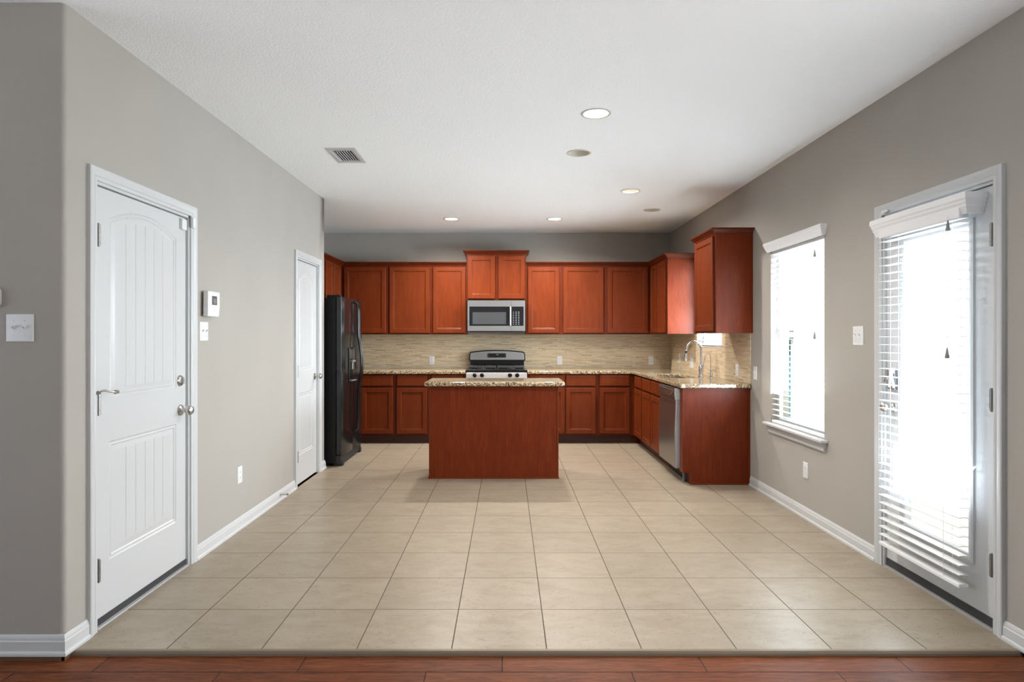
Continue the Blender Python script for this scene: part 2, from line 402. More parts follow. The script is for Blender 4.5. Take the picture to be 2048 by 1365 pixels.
DL = [(1192,227,1),(1158,306,0),(1261,382,2),(1304,420,0),(903,438,1),(1109,438,1)]   # downlights: px, py, state
cm = obj('ceiling', MB().box(-6.1, RX+.15, -4.1, BY+.1, CZ, CZ+.14), CEIL, smooth=False)
cut = MB(); dlp = []
for px, py, st in DL:
    d = (CZ-H)*F/(VY-py); x = PX(px, d); dlp.append((x, d, st)); cut.cyl((x, d, CZ-.05), (x, d, CZ+.11), .080, 40)
vy0, vy1, vx0, vx1 = 4.70, 5.10, -1.36, -1.13
cut.box(vx0+.035, vx1-.035, vy0+.06, vy1-.06, CZ-.05, CZ+.12)
co = obj('cutter', cut, CEIL, smooth=False)
bo = cm.modifiers.new('b', 'BOOLEAN'); bo.object = co; bo.solver = 'EXACT'; bo.operation = 'DIFFERENCE'
bpy.context.view_layer.update()
nm = bpy.data.meshes.new_from_object(cm.evaluated_get(bpy.context.evaluated_depsgraph_get()))
cm.modifiers.clear(); cm.data = nm; bpy.data.objects.remove(co)
tag(cm, 'white stippled ceiling over kitchen and living area', 'ceiling', kind='structure')

fR = lambda a, b, n: (RX+n, a, b)
rightw = [(-1.5,.3,.35,2.45), (.5,2.3,.35,2.45)]
fL_ = lambda a, b, n: (LX-n, a, b)
struct('wall_right', MB().wall(fR, -4, BY, -.06, CZ, [(D3[0],D3[1],-.0,D3[2]), (W1[0],W1[1],W1[2],W1[3]), W2] + rightw, .15), WALL,
       'greige textured wall with the window and the glazed patio door', 'wall', smooth=False)
R_ = .022
lw = MB()
# front (living side) wall, bullnose corner, long left wall, return, alcove wall
lw.quad((-6,LY0,-.06),(LX-R_,LY0,-.06),(LX-R_,LY0,CZ),(-6,LY0,CZ))
arc = [(LX-R_+R_*math.sin(a), LY0+R_-R_*math.cos(a)) for a in [PI/2*i/8 for i in range(9)]]
for p, q in zip(arc, arc[1:]): lw.quad((*p,-.06),(*q,-.06),(*q,CZ),(*p,CZ))
lw.wall(fL_, LY0+R_, LY1, -.06, CZ, [(D1[0],D1[1],0,D1[2]), (D2[0],D2[1],0,D2[2])], .12)
lw.quad((LX,LY1,-.06),(LX2,LY1,-.06),(LX2,LY1,CZ),(LX,LY1,CZ))
lw.quad((LX2,LY1,-.06),(LX2,BY,-.06),(LX2,BY,CZ),(LX2,LY1,CZ))
struct('wall_left', lw, WALL, 'greige textured wall with rounded corner and two white panel doors', 'wall', ang=60)
struct('wall_back', MB().quad((LX2,BY,-.06),(RX,BY,-.06),(RX,BY,CZ),(LX2,BY,CZ)), WALL, 'greige wall behind the kitchen cabinets', 'wall', smooth=False)
rear = [(-2.9,-.8,.5,2.4), (-.4,1.7,.5,2.4)]
struct('wall_rear', MB().wall(lambda a,b,n: (a,-4-n,b), -6, RX, -.06, CZ, rear, .1), WALL, 'greige living room wall behind the viewer with two added windows', 'wall', smooth=False)
sidew = [(-1.4,.4,.35,2.45), (.6,2.4,.35,2.45)]
struct('wall_side', MB().wall(lambda a,b,n: (-6-n,a,b), -4, LY0, -.06, CZ, sidew, .1), WALL, 'greige living room side wall with two added tall windows', 'wall', smooth=False)
for i, q in enumerate(rear + sidew + rightw):  # unseen living room windows, added to carry the fill lamps
    fn = (lambda a,b,n: (a,-4-n,b)) if i < 2 else (lambda a,b,n: (-6-n,a,b)) if i < 4 else fR
    m = MB()
    for a0,a1,b0,b1 in ((q[0],q[0]+.05,q[2],q[3]),(q[1]-.05,q[1],q[2],q[3]),(q[0],q[1],q[2],q[2]+.05),(q[0],q[1],q[3]-.05,q[3]),(q[0],q[1],(q[2]+q[3])/2-.025,(q[2]+q[3])/2+.025)):
        m.prism([(a0,b0),(a1,b0),(a1,b1),(a0,b1)], fn, .04, .09)
    struct('window_%d' % (i+3), m, VINYL, 'added white framed living room window out of view, opening for fill light', 'window', smooth=False)

# baseboards
BBP = [(0,0),(.021,0),(.021,.010),(.018,.016),(.0135,.019),(.0135,.058),(.0105,.062),(.0105,.068),(.006,.080),(.003,.084),(0,.084)]
def bboard(name, path, side, label): return struct(name, MB().sweep(BBP, path, side), TRIMW, label, 'baseboard', ang=25)
bboard('baseboard_front', [(-6,LY0-.0005),(LX+.0005,LY0-.0005),(LX+.0005,D1[0]-.060)], -1, 'white baseboard wrapping the corner left of the near panel door')
bboard('baseboard_left', [(LX+.0005,D1[1]+.060),(LX+.0005,D2[0]-.060)], -1, 'long white baseboard between the two left doors')
bboard('baseboard_corner', [(LX+.0005,D2[1]+.060),(LX+.0005,LY1+.0005),(LX-.03,LY1+.0005)], -1, 'short white baseboard between narrow pantry door and refrigerator')
bboard('baseboard_right', [(RX-.0005,D3[1]+.060),(RX-.0005,5.70)], 1, 'long white baseboard under the window between patio door and cabinets')
bboard('baseboard_near', [(RX-.0005,-3.9),(RX-.0005,D3[0]-.060)], 1, 'white baseboard on the near side of the patio door')

# ------------------------------------------------------------------ doors
CASP = [(0,-.001),(0,.010),(.004,.012),(.016,.012),(.020,.015),(.024,.013),(.034,.016),(.044,.019),(.055,.020),(.059,.017),(.059,-.001)]
def casing(fn, y0, y1, zt):
    m = MB(); vs = []; k = len(CASP)
    for s, n in CASP: vs += [fn(y0-s,0,n), fn(y0-s,zt+s,n), fn(y1+s,zt+s,n), fn(y1+s,0,n)]
    fs = []
    for j in range(k-1):
        for i in range(3): fs.append((4*j+i, 4*j+i+1, 4*j+5+i, 4*j+4+i))
    m.add(vs, fs); m.add([vs[4*j] for j in range(k)], [tuple(range(k))]); m.add([vs[4*j+3] for j in range(k)], [tuple(range(k))])
    return m
def panel_door_mesh(w, h, fn, st, planks, low, mid0, mid1, top, rise, th=.035):
    """moulded two-panel plank door as a height field; fn(u, v, n)"""
    x0, x1 = st, w-st
    def arch(u): t = (u-(x0+x1)/2)/((x1-x0)/2); return top + rise*(1-t*t)
    prof = [(0,0),(.004,-.0045),(.012,-.0050),(.017,-.0025),(.022,-.0075),(.028,-.0080),(.044,-.0040),(.052,-.0035)]
    pl = [x0+.052+(x1-x0-.104)*i/planks for i in range(1, planks)]
    def hgt(u, v):
        best = -1
        for lo, hi in ((low, mid0), (mid1, None)):
            tp = hi if hi is not None else arch(u)
            d = min(u-x0, x1-u, v-lo, (tp-v)*(.97 if hi is None else 1))
            best = max(best, d)
        if best <= 0: return 0
        if best >= .052:
            g = min(abs(u-p) for p in pl)
            return -.0035 - (.0035*(1-g/.003) if g < .003 else 0)
        for (a, p), (b, q) in zip(prof, prof[1:]):
            if a <= best < b: return p+(q-p)*(best-a)/(b-a)
        return prof[-1][1]
    us = {0, w}
    for a, s in ((x0, 1), (x1, -1)):
        for p, _ in prof: us.add(round(a+s*p, 5))
    for p in pl: us |= {round(p-.003, 5), round(p, 5), round(p+.003, 5)}
    us = sorted(us); U = []
    for a, b in zip(us, us[1:]):
        k = max(1, int((b-a)/.02)); U += [a+(b-a)*i/k for i in range(k)]
    U.append(w)
    vs_ = {0, h}
    for a, s in ((low, 1), (mid0, -1), (mid1, 1)):
        for p, _ in prof: vs_.add(round(a+s*p, 5))
    v = top-.06
    while v < top+rise+.004: vs_.add(round(v, 5)); v += .0018
    vs_ = sorted(vs_); V = []
    for a, b in zip(vs_, vs_[1:]):
        k = max(1, int((b-a)/.05)); V += [a+(b-a)*i/k for i in range(k)]
    V.append(h)
    m = MB(); nu = len(U)
    m.add([fn(u, v, hgt(u, v)) for v in V for u in U], [(j*nu+i, j*nu+i+1, (j+1)*nu+i+1, (j+1)*nu+i) for j in range(len(V)-1) for i in range(nu-1)])
    for (a, b) in (((0,0),(w,0)),((w,0),(w,h)),((w,h),(0,h)),((0,h),(0,0))):
        m.quad(fn(*a,0), fn(*b,0), fn(*b,-th), fn(*a,-th))
    m.quad(fn(0,0,-th), fn(w,0,-th), fn(w,h,-th), fn(0,h,-th))
    return m
def jamb(fn, y0, y1, zt, rec):
    m = MB()
    for a0,a1,b0,b1 in ((y0,y0+.014,0,zt),(y1-.014,y1,0,zt),(y0,y1,zt-.014,zt)): m.prism([(a0,b0),(a1,b0),(a1,b1),(a0,b1)], fn, -.12, .0008)
    for a0,a1,b0,b1 in ((y0,y0+.026,0,zt),(y1-.026,y1,0,zt),(y0,y1,zt-.026,zt)): m.prism([(a0,b0),(a1,b0),(a1,b1),(a0,b1)], fn, -.11, -rec-.0365)
    return m
def hinge(fn, a, z, parent, h=.089):
    m = MB()
    for i in range(5):
        z0 = z-h/2+i*h/5; m.cyl(fn(a, z0+.0006, .007), fn(a, z0+h/5-.0006, .007), .0085, 14)
    m.cyl(fn(a, z-h/2-.004, .007), fn(a, z+h/2+.004, .007), .005, 12)
    m.prism([(a-.003,z-h/2),(a+.020,z-h/2),(a+.020,z+h/2),(a-.003,z+h/2)], fn, -.0115, -.0095)
    return obj('hinge', m, HINGEM, parent)
def knob(fn, nvec, a, z, parent, egg=False, name='door_knob'):
    k = obj(name, MB().lathe([(0,0),(.0325,0),(.0325,.003),(.030,.007),(.016,.010),(.012,.014),(.011,.030),(.014,.033),(.022,.037),(.0275,.046),(.0285,.054),(.027,.062),(.021,.070),(.010,.0745),(0,.075)],
            fn(a,z,0), nvec, 32), NICKEL, parent)
    k['label'] = 'satin nickel round door knob'; return k
def deadbolt(fn, nvec, a, z, parent):
    k = obj('deadbolt', MB().lathe([(0,0),(.032,0),(.032,.004),(.027,.011),(.012,.014),(0,.014)], fn(a,z,0), nvec, 32), NICKEL, parent)
    m = MB(); m.prism([(a-.006,z-.016),(a+.006,z-.016),(a+.004,z+.016),(a-.004,z+.016)], fn, .013, .034)
    obj('thumb_turn', m, NICKEL, k, bevel=.002); k['label'] = 'satin nickel deadbolt with thumb turn'
REC = .014
# left garage-style door
def wall_door(name, D, label, big):
    r = thing(name, (LX, (D[0]+D[1])/2, 0), label, 'door', kind='structure')
    fn0 = lambda a, z, n: (LX+n, a, z)
    obj('door_casing', casing(fn0, D[0], D[1], D[2]), TRIMW, r, ang=25)
    obj('door_jamb', jamb(fn0, D[0], D[1], D[2], REC), TRIMW, r, bevel=.001)
    w_ = D[1]-D[0]-.034; y0 = D[0]+.017; zb = .030 if big else .012
    fd = lambda u, v, n: (LX-REC+n, y0+u, zb+v)
    s = obj('door_slab', panel_door_mesh(w_, D[2]-.018-zb, fd, .106 if big else .095, 6 if big else 4, .255, .812, 1.017, 1.862, .072), TRIMW, r, ang=20)
    fs_ = lambda a, z, n: (LX-REC+n, a, z)
    for z in ((.27, 1.03, 1.80) if big else (.27, 1.03, 1.80)): hinge(lambda a, z, n: (LX-.002+n, a, z), y0-.001, z, r, .10)
    if big:
        knob(fs_, (1,0,0), y0+w_-.062, .915, r); deadbolt(fs_, (1,0,0), y0+w_-.068, 1.085, r)
        obj('door_sweep', MB().box(LX-REC-.03, LX-REC+.004, y0, y0+w_, .009, .040), RUBBER, r)
        obj('threshold', MB().prism([(-.10,0.0),(.004,0.0),(.002,.006),(-.02,.012),(-.10,.012)], lambda a,b,t: (LX+a, t, b), D[0]+.015, D[1]-.015), ALU, r)
        c = obj('contact_sensor', MB().box(LX-REC, LX-REC+.017, y0+w_-.070, y0+w_-.018, 1.955, 2.015), PLAST, r, bevel=.003)
        c['label'] = 'white plastic alarm sensor at top corner of door'
        obj('sensor_magnet', MB().box(LX+.012, LX+.028, D[1]-.012, D[1]+.020, 1.975, 2.035), PLAST, c, bevel=.003)
        # hinge pin door stop on the middle hinge
        m = MB(); yh = y0; X = LX+.002
        m.cyl((X,yh,1.078),(X,yh,1.092),.009,16)
        m.tube([(X,yh,1.086),(X+.022,yh+.014,1.090),(X+.040,yh+.034,1.082),(X+.046,yh+.058,1.080)], .0045)
        m.cyl((X+.046,yh+.052,1.080),(X+.044,yh+.070,1.080),.010,16)
        m.tube([(X,yh,1.086),(X+.010,yh-.016,1.088),(X+.018,yh-.022,1.083)], .0045)
        m.cyl((X+.014,yh-.014,1.083),(X+.020,yh-.026,1.083),.008,16)
        k = obj('door_stop', m, NICKEL, r); k['label'] = 'satin nickel hinge pin door stop with two arms'
    else:
        knob(fs_, (1,0,0), y0+w_-.062, .955, r)
    return r
wall_door('door_1', D1, 'white arched panel door with deadbolt, nearest the left corner', True)
wall_door('door_2', D2, 'narrow white arched panel pantry door beside the refrigerator', False)
obj_ds = MB(); yy = 5.16
obj_ds.lathe([(0,0),(.014,0),(.012,.006),(.005,.010),(.005,.052),(.010,.054),(.010,.066),(0,.068)], (LX+.0135,yy,.050), (1,-.05,.03), 18)
tag(obj('baseboard_door_stop', obj_ds, NICKEL, org=(LX+.03,yy,.05)), 'small bronze rod door stop sticking out of left baseboard', 'door stop')

# right glazed patio door
r = thing('door_3', (RX, (D3[0]+D3[1])/2, 0), 'white patio door with full glass pane behind a blind', 'door', kind='structure')
fr0 = lambda a, z, n: (RX-n, a, z)
obj('door_casing', casing(fr0, D3[0], D3[1], D3[2]), TRIMW, r, ang=25)
obj('door_jamb', jamb(fr0, D3[0], D3[1], D3[2], REC), TRIMW, r, bevel=.001)
y0, y1 = D3[0]+.017, D3[1]-.017
G0, G1, GZ0, GZ1 = y0+.165, y1-.165, .30, 1.86
xs = RX+REC
def ringbox(y0,y1,z0,z1,a0,a1,b0,b1,x0,x1):
    m = MB(); m.box(x0,x1,y0,a0,z0,z1).box(x0,x1,a1,y1,z0,z1).box(x0,x1,a0,a1,z0,b0).box(x0,x1,a0,a1,b1,z1); return m
obj('door_slab', ringbox(y0,y1,.035,D3[2]-.018,G0-.03,G1+.03,GZ0-.03,GZ1+.03,xs,xs+.040), TRIMW, r)
m = MB(); pr = [(-.042,0),(-.040,.009),(-.028,.013),(-.014,.010),(-.004,.005),(0,-.002),(0,-.035)]
vs = []; fs = []
for s, n in pr: vs += [fr0(G0+s,GZ0+s,n-REC), fr0(G1-s,GZ0+s,n-REC), fr0(G1-s,GZ1-s,n-REC), fr0(G0+s,GZ1-s,n-REC)]
for j in range(len(pr)-1):
    for i in range(4): k = (i+1) % 4; fs.append((4*j+i,4*j+k,4*j+4+k,4*j+4+i))
obj('lite_frame', m.add(vs, fs), TRIMW, r, ang=20)
obj('glass_pane', MB().box(xs+.018, xs+.022, G0-.005, G1+.005, GZ0-.005, GZ1+.005), GLASS, r, smooth=False)
for z in (.30, 1.05, 1.80): hinge(lambda a, z, n: (RX+.002-n, a, z), y0-.001, z, r, .10)
knob(lambda a,z,n: (xs-n,a,z), (-1,0,0), y1-.062, .935, r)
k = obj('deadbolt', MB().box(xs-.020, xs, y1-.100, y1-.030, 1.035, 1.155), paint('brushed_lock_plate', (.45,.45,.46), .35, metal=.9, var=.02), r, bevel=.006)
k['label'] = 'satin deadbolt housing with white lever latch'
obj('thumb_turn', MB().lathe([(0,0),(.017,0),(.016,.012),(.008,.016),(.008,.030),(0,.031)], (xs-.020, y1-.055, 1.085), (-1,0,0), 24), NICKEL, k)
obj('latch_lever', MB().tube([(xs-.028,y1-.090,1.140),(xs-.034,y1-.098,1.110),(xs-.036,y1-.120,1.050)], .007).tube([(xs-.028,y1-.080,1.140),(xs-.034,y1-.083,1.110),(xs-.036,y1-.080,1.050)], .007).box(xs-.034,xs-.018,y1-.100,y1-.070,1.13,1.16), PLAST, k)
obj('door_sweep', MB().box(xs-.006, xs+.03, y0, y1, .010, .052), RUBBER, r)
obj('threshold', MB().box(RX-.004, RX+.12, D3[0]+.012, D3[1]-.012, 0, .010), ALU, r)
c = obj('contact_sensor', MB().box(RX-.018+REC, RX+REC, y1-.050, y1-.010, 1.955, 2.015), PLAST, r, bevel=.003); c['label'] = 'white plastic alarm sensor above blind'
obj('sensor_magnet', MB().box(RX-.030, RX-.016, D3[1]-.085, D3[1]-.030, 2.052, 2.066), PLAST, c, bevel=.003)

# ------------------------------------------------------------------ windows (right wall)
def window(name, W, label, stool=True):
    r = thing(name, (RX, (W[0]+W[1])/2, W[2]), label, 'window', kind='structure')
    a0,a1,b0,b1 = W; X0, X1 = RX+.060, RX+.090
    obj('window_frame', ringbox(a0,a1,b0,b1,a0+.024,a1-.024,b0+.035,b1-.035,X0,X1).box(X0,X1,a0+.04,a1-.04,(b0+b1)/2-.02,(b0+b1)/2+.02), VINYL, r, bevel=.003)
    obj('glass_pane', MB().box(X0+.012,X0+.016,a0+.022,a1-.022,b0+.033,b1-.033), GLASS, r, smooth=False)
    if stool:
        s = MB().prism([(RX-.052,a0-.055),(RX,a0-.055),(RX,a0),(RX+.059,a0),(RX+.059,a1),(RX,a1),(RX,a1+.055),(RX-.052,a1+.055)], lambda a,b,t: (a,b,t), b0-.020, b0+.0015)
        obj('window_stool', s, TRIMW, r, bevel=.006)
        ap = MB().prism([(0,b0-.020),(-.034,b0-.020),(-.034,b0-.026),(-.022,b0-.040),(-.018,b0-.052),(-.018,b0-.076),(-.010,b0-.088),(0,b0-.088)], lambda a,b,t: (RX+a,t,b), a0-.022, a1+.022)
        obj('apron', ap, TRIMW, r, ang=25)
    else:
        obj('window_stool', MB().box(RX-.012, RX+.059, a0-.004, a1+.004, b0-.012, b0), TRIMW, r, bevel=.003)
    return r
window('window_1', W1, 'white framed window with sill, between patio door and cabinets')
window('window_2', W2, 'small window over the sink, half hidden by the wall cabinets', False)

VALP = [(0,.0),(.026,.0),(.030,-.006),(.030,-.022),(.024,-.030),(.024,-.036),(.018,-.046),(.018,-.052),(.012,-.062),(.006,-.078),(0,-.078)]
def blind(name, x0, x1, ys, zt, zb, pitch, label, vx, vret, vy, vtop, tassels, tilt=0, vh=1.0):
    """slats span x0..x1 and ys; valance front face at vx returning to vret"""
    r = thing(name, ((x0+x1)/2, sum(ys)/2, zb), label, 'blind')
    m = MB(); z = zb + .026 + pitch*.8; cr = .0022
    stack = [zb+.030]
    zs = []
    while z < zt-.02: zs.append(z); z += pitch
    for z in zs:
        pts = []
        for i in range(5):
            t = i/4; pts.append((x0+(x1-x0)*t, z+cr*4*t*(1-t)+tilt*(t-.5)))
        poly = pts + [(a, b-.0028) for a, b in pts[::-1]]
        m.prism(poly, lambda a,b,t: (a,t,b), ys[0], ys[1])
    obj('slats', m, BLINDM, r, ang=30)
    obj('bottom_rail', MB().box(x0, x1, ys[0], ys[1], zb, zb+.020), BLINDM, r, bevel=.004)
    obj('head_rail', MB().box(x0, x1, ys[0], ys[1], zt-.03, zt+.02), BLINDM, r, bevel=.003)
    c = MB(); L_ = ys[1]-ys[0]
    for t in (.13, .5, .87) if L_ > .8 else (.17, .83):
        y = ys[0]+L_*t
        for x in (x0+.003, x1-.003): c.cyl((x-.0015 if x < (x0+x1)/2 else x+.0015, y, zb+.01), (x-.0015 if x < (x0+x1)/2 else x+.0015, y, zt), .0011, 6)
    obj('ladder_cords', c, BLINDM, r)
    prof = [(a, vtop+b*vh) for a, b in VALP]
    v = MB().sweep(prof, [(vret, vy[0]), (vx+.030, vy[0]), (vx+.030, vy[1]), (vret, vy[1])], 1)
    # back strip of the valance box
    obj('valance', v, BLINDM, r, ang=25)
    for (y, z) in tassels:
        x = x0-.006
        k = obj('pull_cord', MB().cyl((x,y,z+.02),(x,y,zt-.01),.0011,6), BLINDM, r)
        obj('cord_tassel', MB().lathe([(.002,.026),(.004,.018),(.0105,-.020),(.0105,-.025),(.001,-.025)], (x,y,z), (0,0,1), 16), paint('grey_cord_tassel', (.22,.215,.20), .5), k)
    return r
blind('door_blind', 2.118, 2.166, (2.965, 3.605), 1.925, .155, .0448, 'open white slat blind mounted on the glass of the patio door', 2.108, RX+REC-.001, (2.940, 3.650), 2.008, [(3.030, 1.870), (3.035, 1.258)], 0, 1.25)
blind('window_blind', 2.205, 2.251, (W1[0]+.006, W1[1]-.006), W1[3]-.035, W1[2]+.004, .0448, 'open white slat blind in the larger window right of the cabinets', 2.150, RX-.0005, (W1[0]-.012, W1[1]+.012), 2.118, [(4.52, 1.935), (4.52, 1.346)], 0)
blind('sink_window_blind', 2.205, 2.251, (W2[0]+.006, W2[1]-.006), W2[3]-.03, W2[2]+.004, .0448, 'white slat blind in the small window over the sink', 2.165, RX-.0005, (W2[0]+.0, W2[1]-.0), 2.285, [(6.60, 1.8)], 0.006)

# ------------------------------------------------------------------ outside
struct('ground', MB().box(2.36, 7, -6, 16, -.35, -.20), PATIO, 'pale concrete side yard outside the windows', 'ground')
nb = thing('neighbouring_house', (5.0, 6, -.2), 'pale brick neighbouring house seen through the windows', 'house')
NW = (10.25, 12.6, -.02, 1.30)
obj('brick_wall', MB().wall(lambda a,b,n: (4.6+n,a,b), -6, 16, -.22, 6.2, [NW], .1).box(4.75,5.2,-6,16,-.22,6.2), NBRICK, nb, smooth=False)
obj('window_frame', ringbox(NW[0],NW[1],NW[2],NW[3],NW[0]+.06,NW[1]-.06,NW[2]+.05,NW[3]-.06,4.64,4.68).box(4.64,4.68,11.2,11.26,NW[2],NW[3]).box(4.55,4.62,NW[0]-.1,NW[1]+.1,NW[3],NW[3]+.14), BLUEW, nb)
obj('window_pane', MB().box(4.68,4.69,NW[0],NW[1],NW[2],NW[3]), TEAL, nb)

# ------------------------------------------------------------------ cabinets
def fF(x0, y): return lambda u, v, n: (x0+u, y-n, v)      # faces the camera (-Y)
def fW(y0, x): return lambda u, v, n: (x-n, y0+u, v)      # faces -X (right run)
def fE(y0, x): return lambda u, v, n: (x+n, y0+u, v)      # faces +X (left run)
DR = [(0,.0175),(.0025,.020),(.050,.020),(.053,.0185),(.056,.0135),(.0595,.0125),(.062,.0150),(.066,.0128)]
DW = [(0,.0135),(.004,.0185),(.008,.020)]
def cab_door(fn, u0, u1, v0, v1, parent, name='door', prof=DR):
    g = lambda u, v, n: fn(u0+u, v0+v, n)
    return obj(name, MB().rings(u1-u0, v1-v0, prof, g, .0004), CHERRY, parent, ang=18)
def box_fn(m, fn, u0, u1, v0, v1, n0, n1): return m.prism([(u0,v0),(u1,v0),(u1,v1),(u0,v1)], fn, n0, n1)
def upper(fn, origin, width, depth, z0, z1, doors, label, group='upper wall cabinets', nm='wall_cabinet', mat=None):
    r = thing(nm, origin, label, 'cabinet', group)
    c = MB(); box_fn(c, fn, .0004, width-.0004, z0, z1, -depth+.0004, 0)
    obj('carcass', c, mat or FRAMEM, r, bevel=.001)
    for d in doors: cab_door(fn, d[0], d[1], d[2] if len(d) > 2 else z0+.018, d[3] if len(d) > 2 else z1-.022, r)
    return r
UD = 8.20; CY = UD+.02      # door face plane / carcass front plane
k_ = lambda px: PX(px, UD)
Z0, Z1 = 1.372, 2.268
backs = [(675,775,[(688,771)],'cherry wall cabinet at the far left corner, partly behind refrigerator'),
         (775,862.5,[(779,859)],'cherry wall cabinet second from left corner, wide single door'),
         (862.5,933,[(866,931)],'cherry wall cabinet immediately left of the microwave'),
         (1052,1122.5,[(1056,1118)],'cherry wall cabinet immediately right of the microwave'),
         (1122.5,1211.5,[(1127,1207)],'cherry wall cabinet second to the right of microwave'),
         (1211.5,1305,[(1216,1296)],'cherry wall cabinet on back wall at the right corner')]
for a, b, ds, lab in backs:
    x0, x1 = k_(a), k_(b)
    if a == 675: x0 = -2.14
    if b == 1305: x1 = 1.868
    fn = fF(x0, CY)
    upper(fn, ((x0+x1)/2, CY, Z0), x1-x0, BY-CY-.001, Z0, Z1, [(k_(p)-x0, k_(q)-x0) for p, q in ds], lab)
# microwave cabinet
x0, x1 = k_(933)+.0, k_(1052); fn = fF(x0, CY-.02)
mcab = upper(fn, ((x0+x1)/2, CY-.02, 1.815), x1-x0, BY-CY+.019, 1.815, 2.415, [(k_(936)-x0, k_(990)-x0, 1.835, 2.385), (k_(997)-x0, k_(1049)-x0, 1.835, 2.385)],
             'raised two-door cherry cabinet above the microwave with its own crown')
CRP = [(0,0),(.006,0),(.008,.010),(.014,.016),(.030,.030),(.034,.036),(.044,.040),(.046,.052),(0,.052)]
def crown(path, side, z, parent=None, **kw):
    return MB().sweep([(a, z+b) for a, b in CRP], path, side)
YC = CY-.02
obj('crown_molding', crown([(x0,BY-.001),(x0,YC),(x1,YC),(x1,BY-.001)], -1, 2.405), CROWNM, mcab, ang=25)
# left wall cabinets above / beyond the refrigerator
XL = -2.145
def eastcab(y0, y1, z0, doors, lab):
    fn = fE(y0, XL); return upper(fn, (XL, (y0+y1)/2, z0), y1-y0, XL-LX2-.001, z0, Z1, doors, lab)
eastcab(6.46, 7.40, 1.83, [(.02,.455,1.85,Z1-.022),(.485,.92,1.85,Z1-.022)], 'cherry cabinet hung above the black refrigerator')
eastcab(7.40, BY-.002, Z0, [(.03,.355),(.385,.70)], 'cherry side cabinet beyond the refrigerator meeting the back wall cabinets')
# right wall cabinets
XR = 1.868+.0
fn = fW(7.37, XR)
def westcab(y0, y1, doors, lab):
    fn = fW(y0, XR); r = upper(fn, (XR, (y0+y1)/2, Z0), y1-y0, RX-XR-.001, Z0, Z1, doors, lab)
    return r
rc1 = westcab(7.37, BY-.002, [(.03,.42),(.46,.79)], 'cherry wall cabinet on right wall in the corner, left of sink window')
rc2 = westcab(5.665, 6.27, [(.03,.575)], 'cherry wall cabinet nearest the viewer with broad grained side, right of sink window')
for rr, ye in ((rc1, 7.37), (rc2, 5.665)):
    obj('side_panel', MB().box(XR+.002, RX-.0008, ye-.004, ye-.0002, Z0+.001, Z1-.001).box(RX-.016, RX-.001, ye-.010, ye-.004, Z0, Z1), CHERRYP, rr, bevel=.001)
obj('crown_molding', crown([(RX-.001,5.661),(XR,5.661),(XR,6.27),(RX-.001,6.27)], 1, Z1-.010), CROWNM, rc2, ang=25)
tag(obj('crown_molding', crown([(RX-.001,7.366),(XR,7.366),(XR,CY),(x1+.0005,CY)], 1, Z1-.010), CROWNM, ang=25, org=(1.2,CY,Z1)), 'dark cherry crown molding over cabinets right of microwave', 'molding')
tag(obj('crown_molding', crown([(XL,6.46),(XL,CY),(x0-.0005,CY)], -1, Z1-.010), CROWNM, ang=25, org=(-1.4,CY,Z1)), 'dark cherry crown molding over cabinets left of microwave', 'molding')

# base cabinets
TK = .105; BT = .874
def base(fn, origin, width, depth, units, label, group='base cabinets', tk=True, sink=False):
    r = thing('base_cabinet', origin, label, 'cabinet', group)
    c = MB()
    if sink:   # open top, so the basin can hang inside
        box_fn(c, fn, .0004, width-.0004, TK, BT, -.02, 0); box_fn(c, fn, .0004, .019, TK, BT, -depth+.0004, -.02)
        box_fn(c, fn, width-.019, width-.0004, TK, BT, -depth+.0004, -.02); box_fn(c, fn, .019, width-.019, TK, TK+.018, -depth+.0004, -.02)
    else: box_fn(c, fn, .0004, width-.0004, TK, BT, -depth+.0004, 0)
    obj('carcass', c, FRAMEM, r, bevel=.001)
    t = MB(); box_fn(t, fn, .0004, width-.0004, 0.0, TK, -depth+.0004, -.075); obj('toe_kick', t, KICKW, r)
    for u0, u1 in units:
        cab_door(fn, u0, u1, .128, .700, r)
        cab_door(fn, u0, u1, .724, .858, r, 'drawer_front' if not sink else 'false_drawer_front', DW)
    return r
BF = 7.92; kb = lambda px: PX(px, BF-.02)
def backbase(xa, xb, ds, lab, fa=None):
    fn = fF(xa, BF); return base(fn, ((xa+xb)/2, BF, 0), xb-xa, BY-BF-.001, [(p-xa, q-xa) for p, q in ds], lab)
backbase(LX2+.002, kb(789), [(kb(723), kb(785))], 'cherry base cabinet emerging from behind the refrigerator')
backbase(kb(789), kb(858), [(kb(793.5), kb(853.5))], 'cherry base cabinet beside the left edge of the island')
backbase(kb(858), -.512, [(kb(863), kb(925))], 'cherry base cabinet left of the range, mostly behind the island')
backbase(.251, kb(1195.5), [(kb(1060), kb(1129.6)), (kb(1132), kb(1191.3))], 'two-door cherry base cabinet right of the range, half behind island')
backbase(kb(1195.5), 1.5690, [(kb(1199.6), kb(1259))], 'cherry base cabinet at the inside right corner of the back run')
XB = 1.59
def westbase(ya, yb, ds, lab, sink=False):
    fn = fW(ya, XB); return base(fn, (XB, (ya+yb)/2, 0), yb-ya, RX-XB-.001, [(p-ya, q-ya) for p, q in ds], lab, sink=sink)
cb = westbase(7.402, BY-.002, [(7.425, 7.81)], 'narrow cherry base cabinet in the right corner, beyond the sink cabinet')
obj('corner_filler', MB().box(1.5695, 1.5895, 7.921, 7.94, TK, BT).box(1.5695, 1.66, 7.995, 8.01, 0, TK), CHERRY, cb)
westbase(6.465, 7.40, [(6.485, 6.915), (6.945, 7.375)], 'two-door cherry sink cabinet between corner and dishwasher', True)
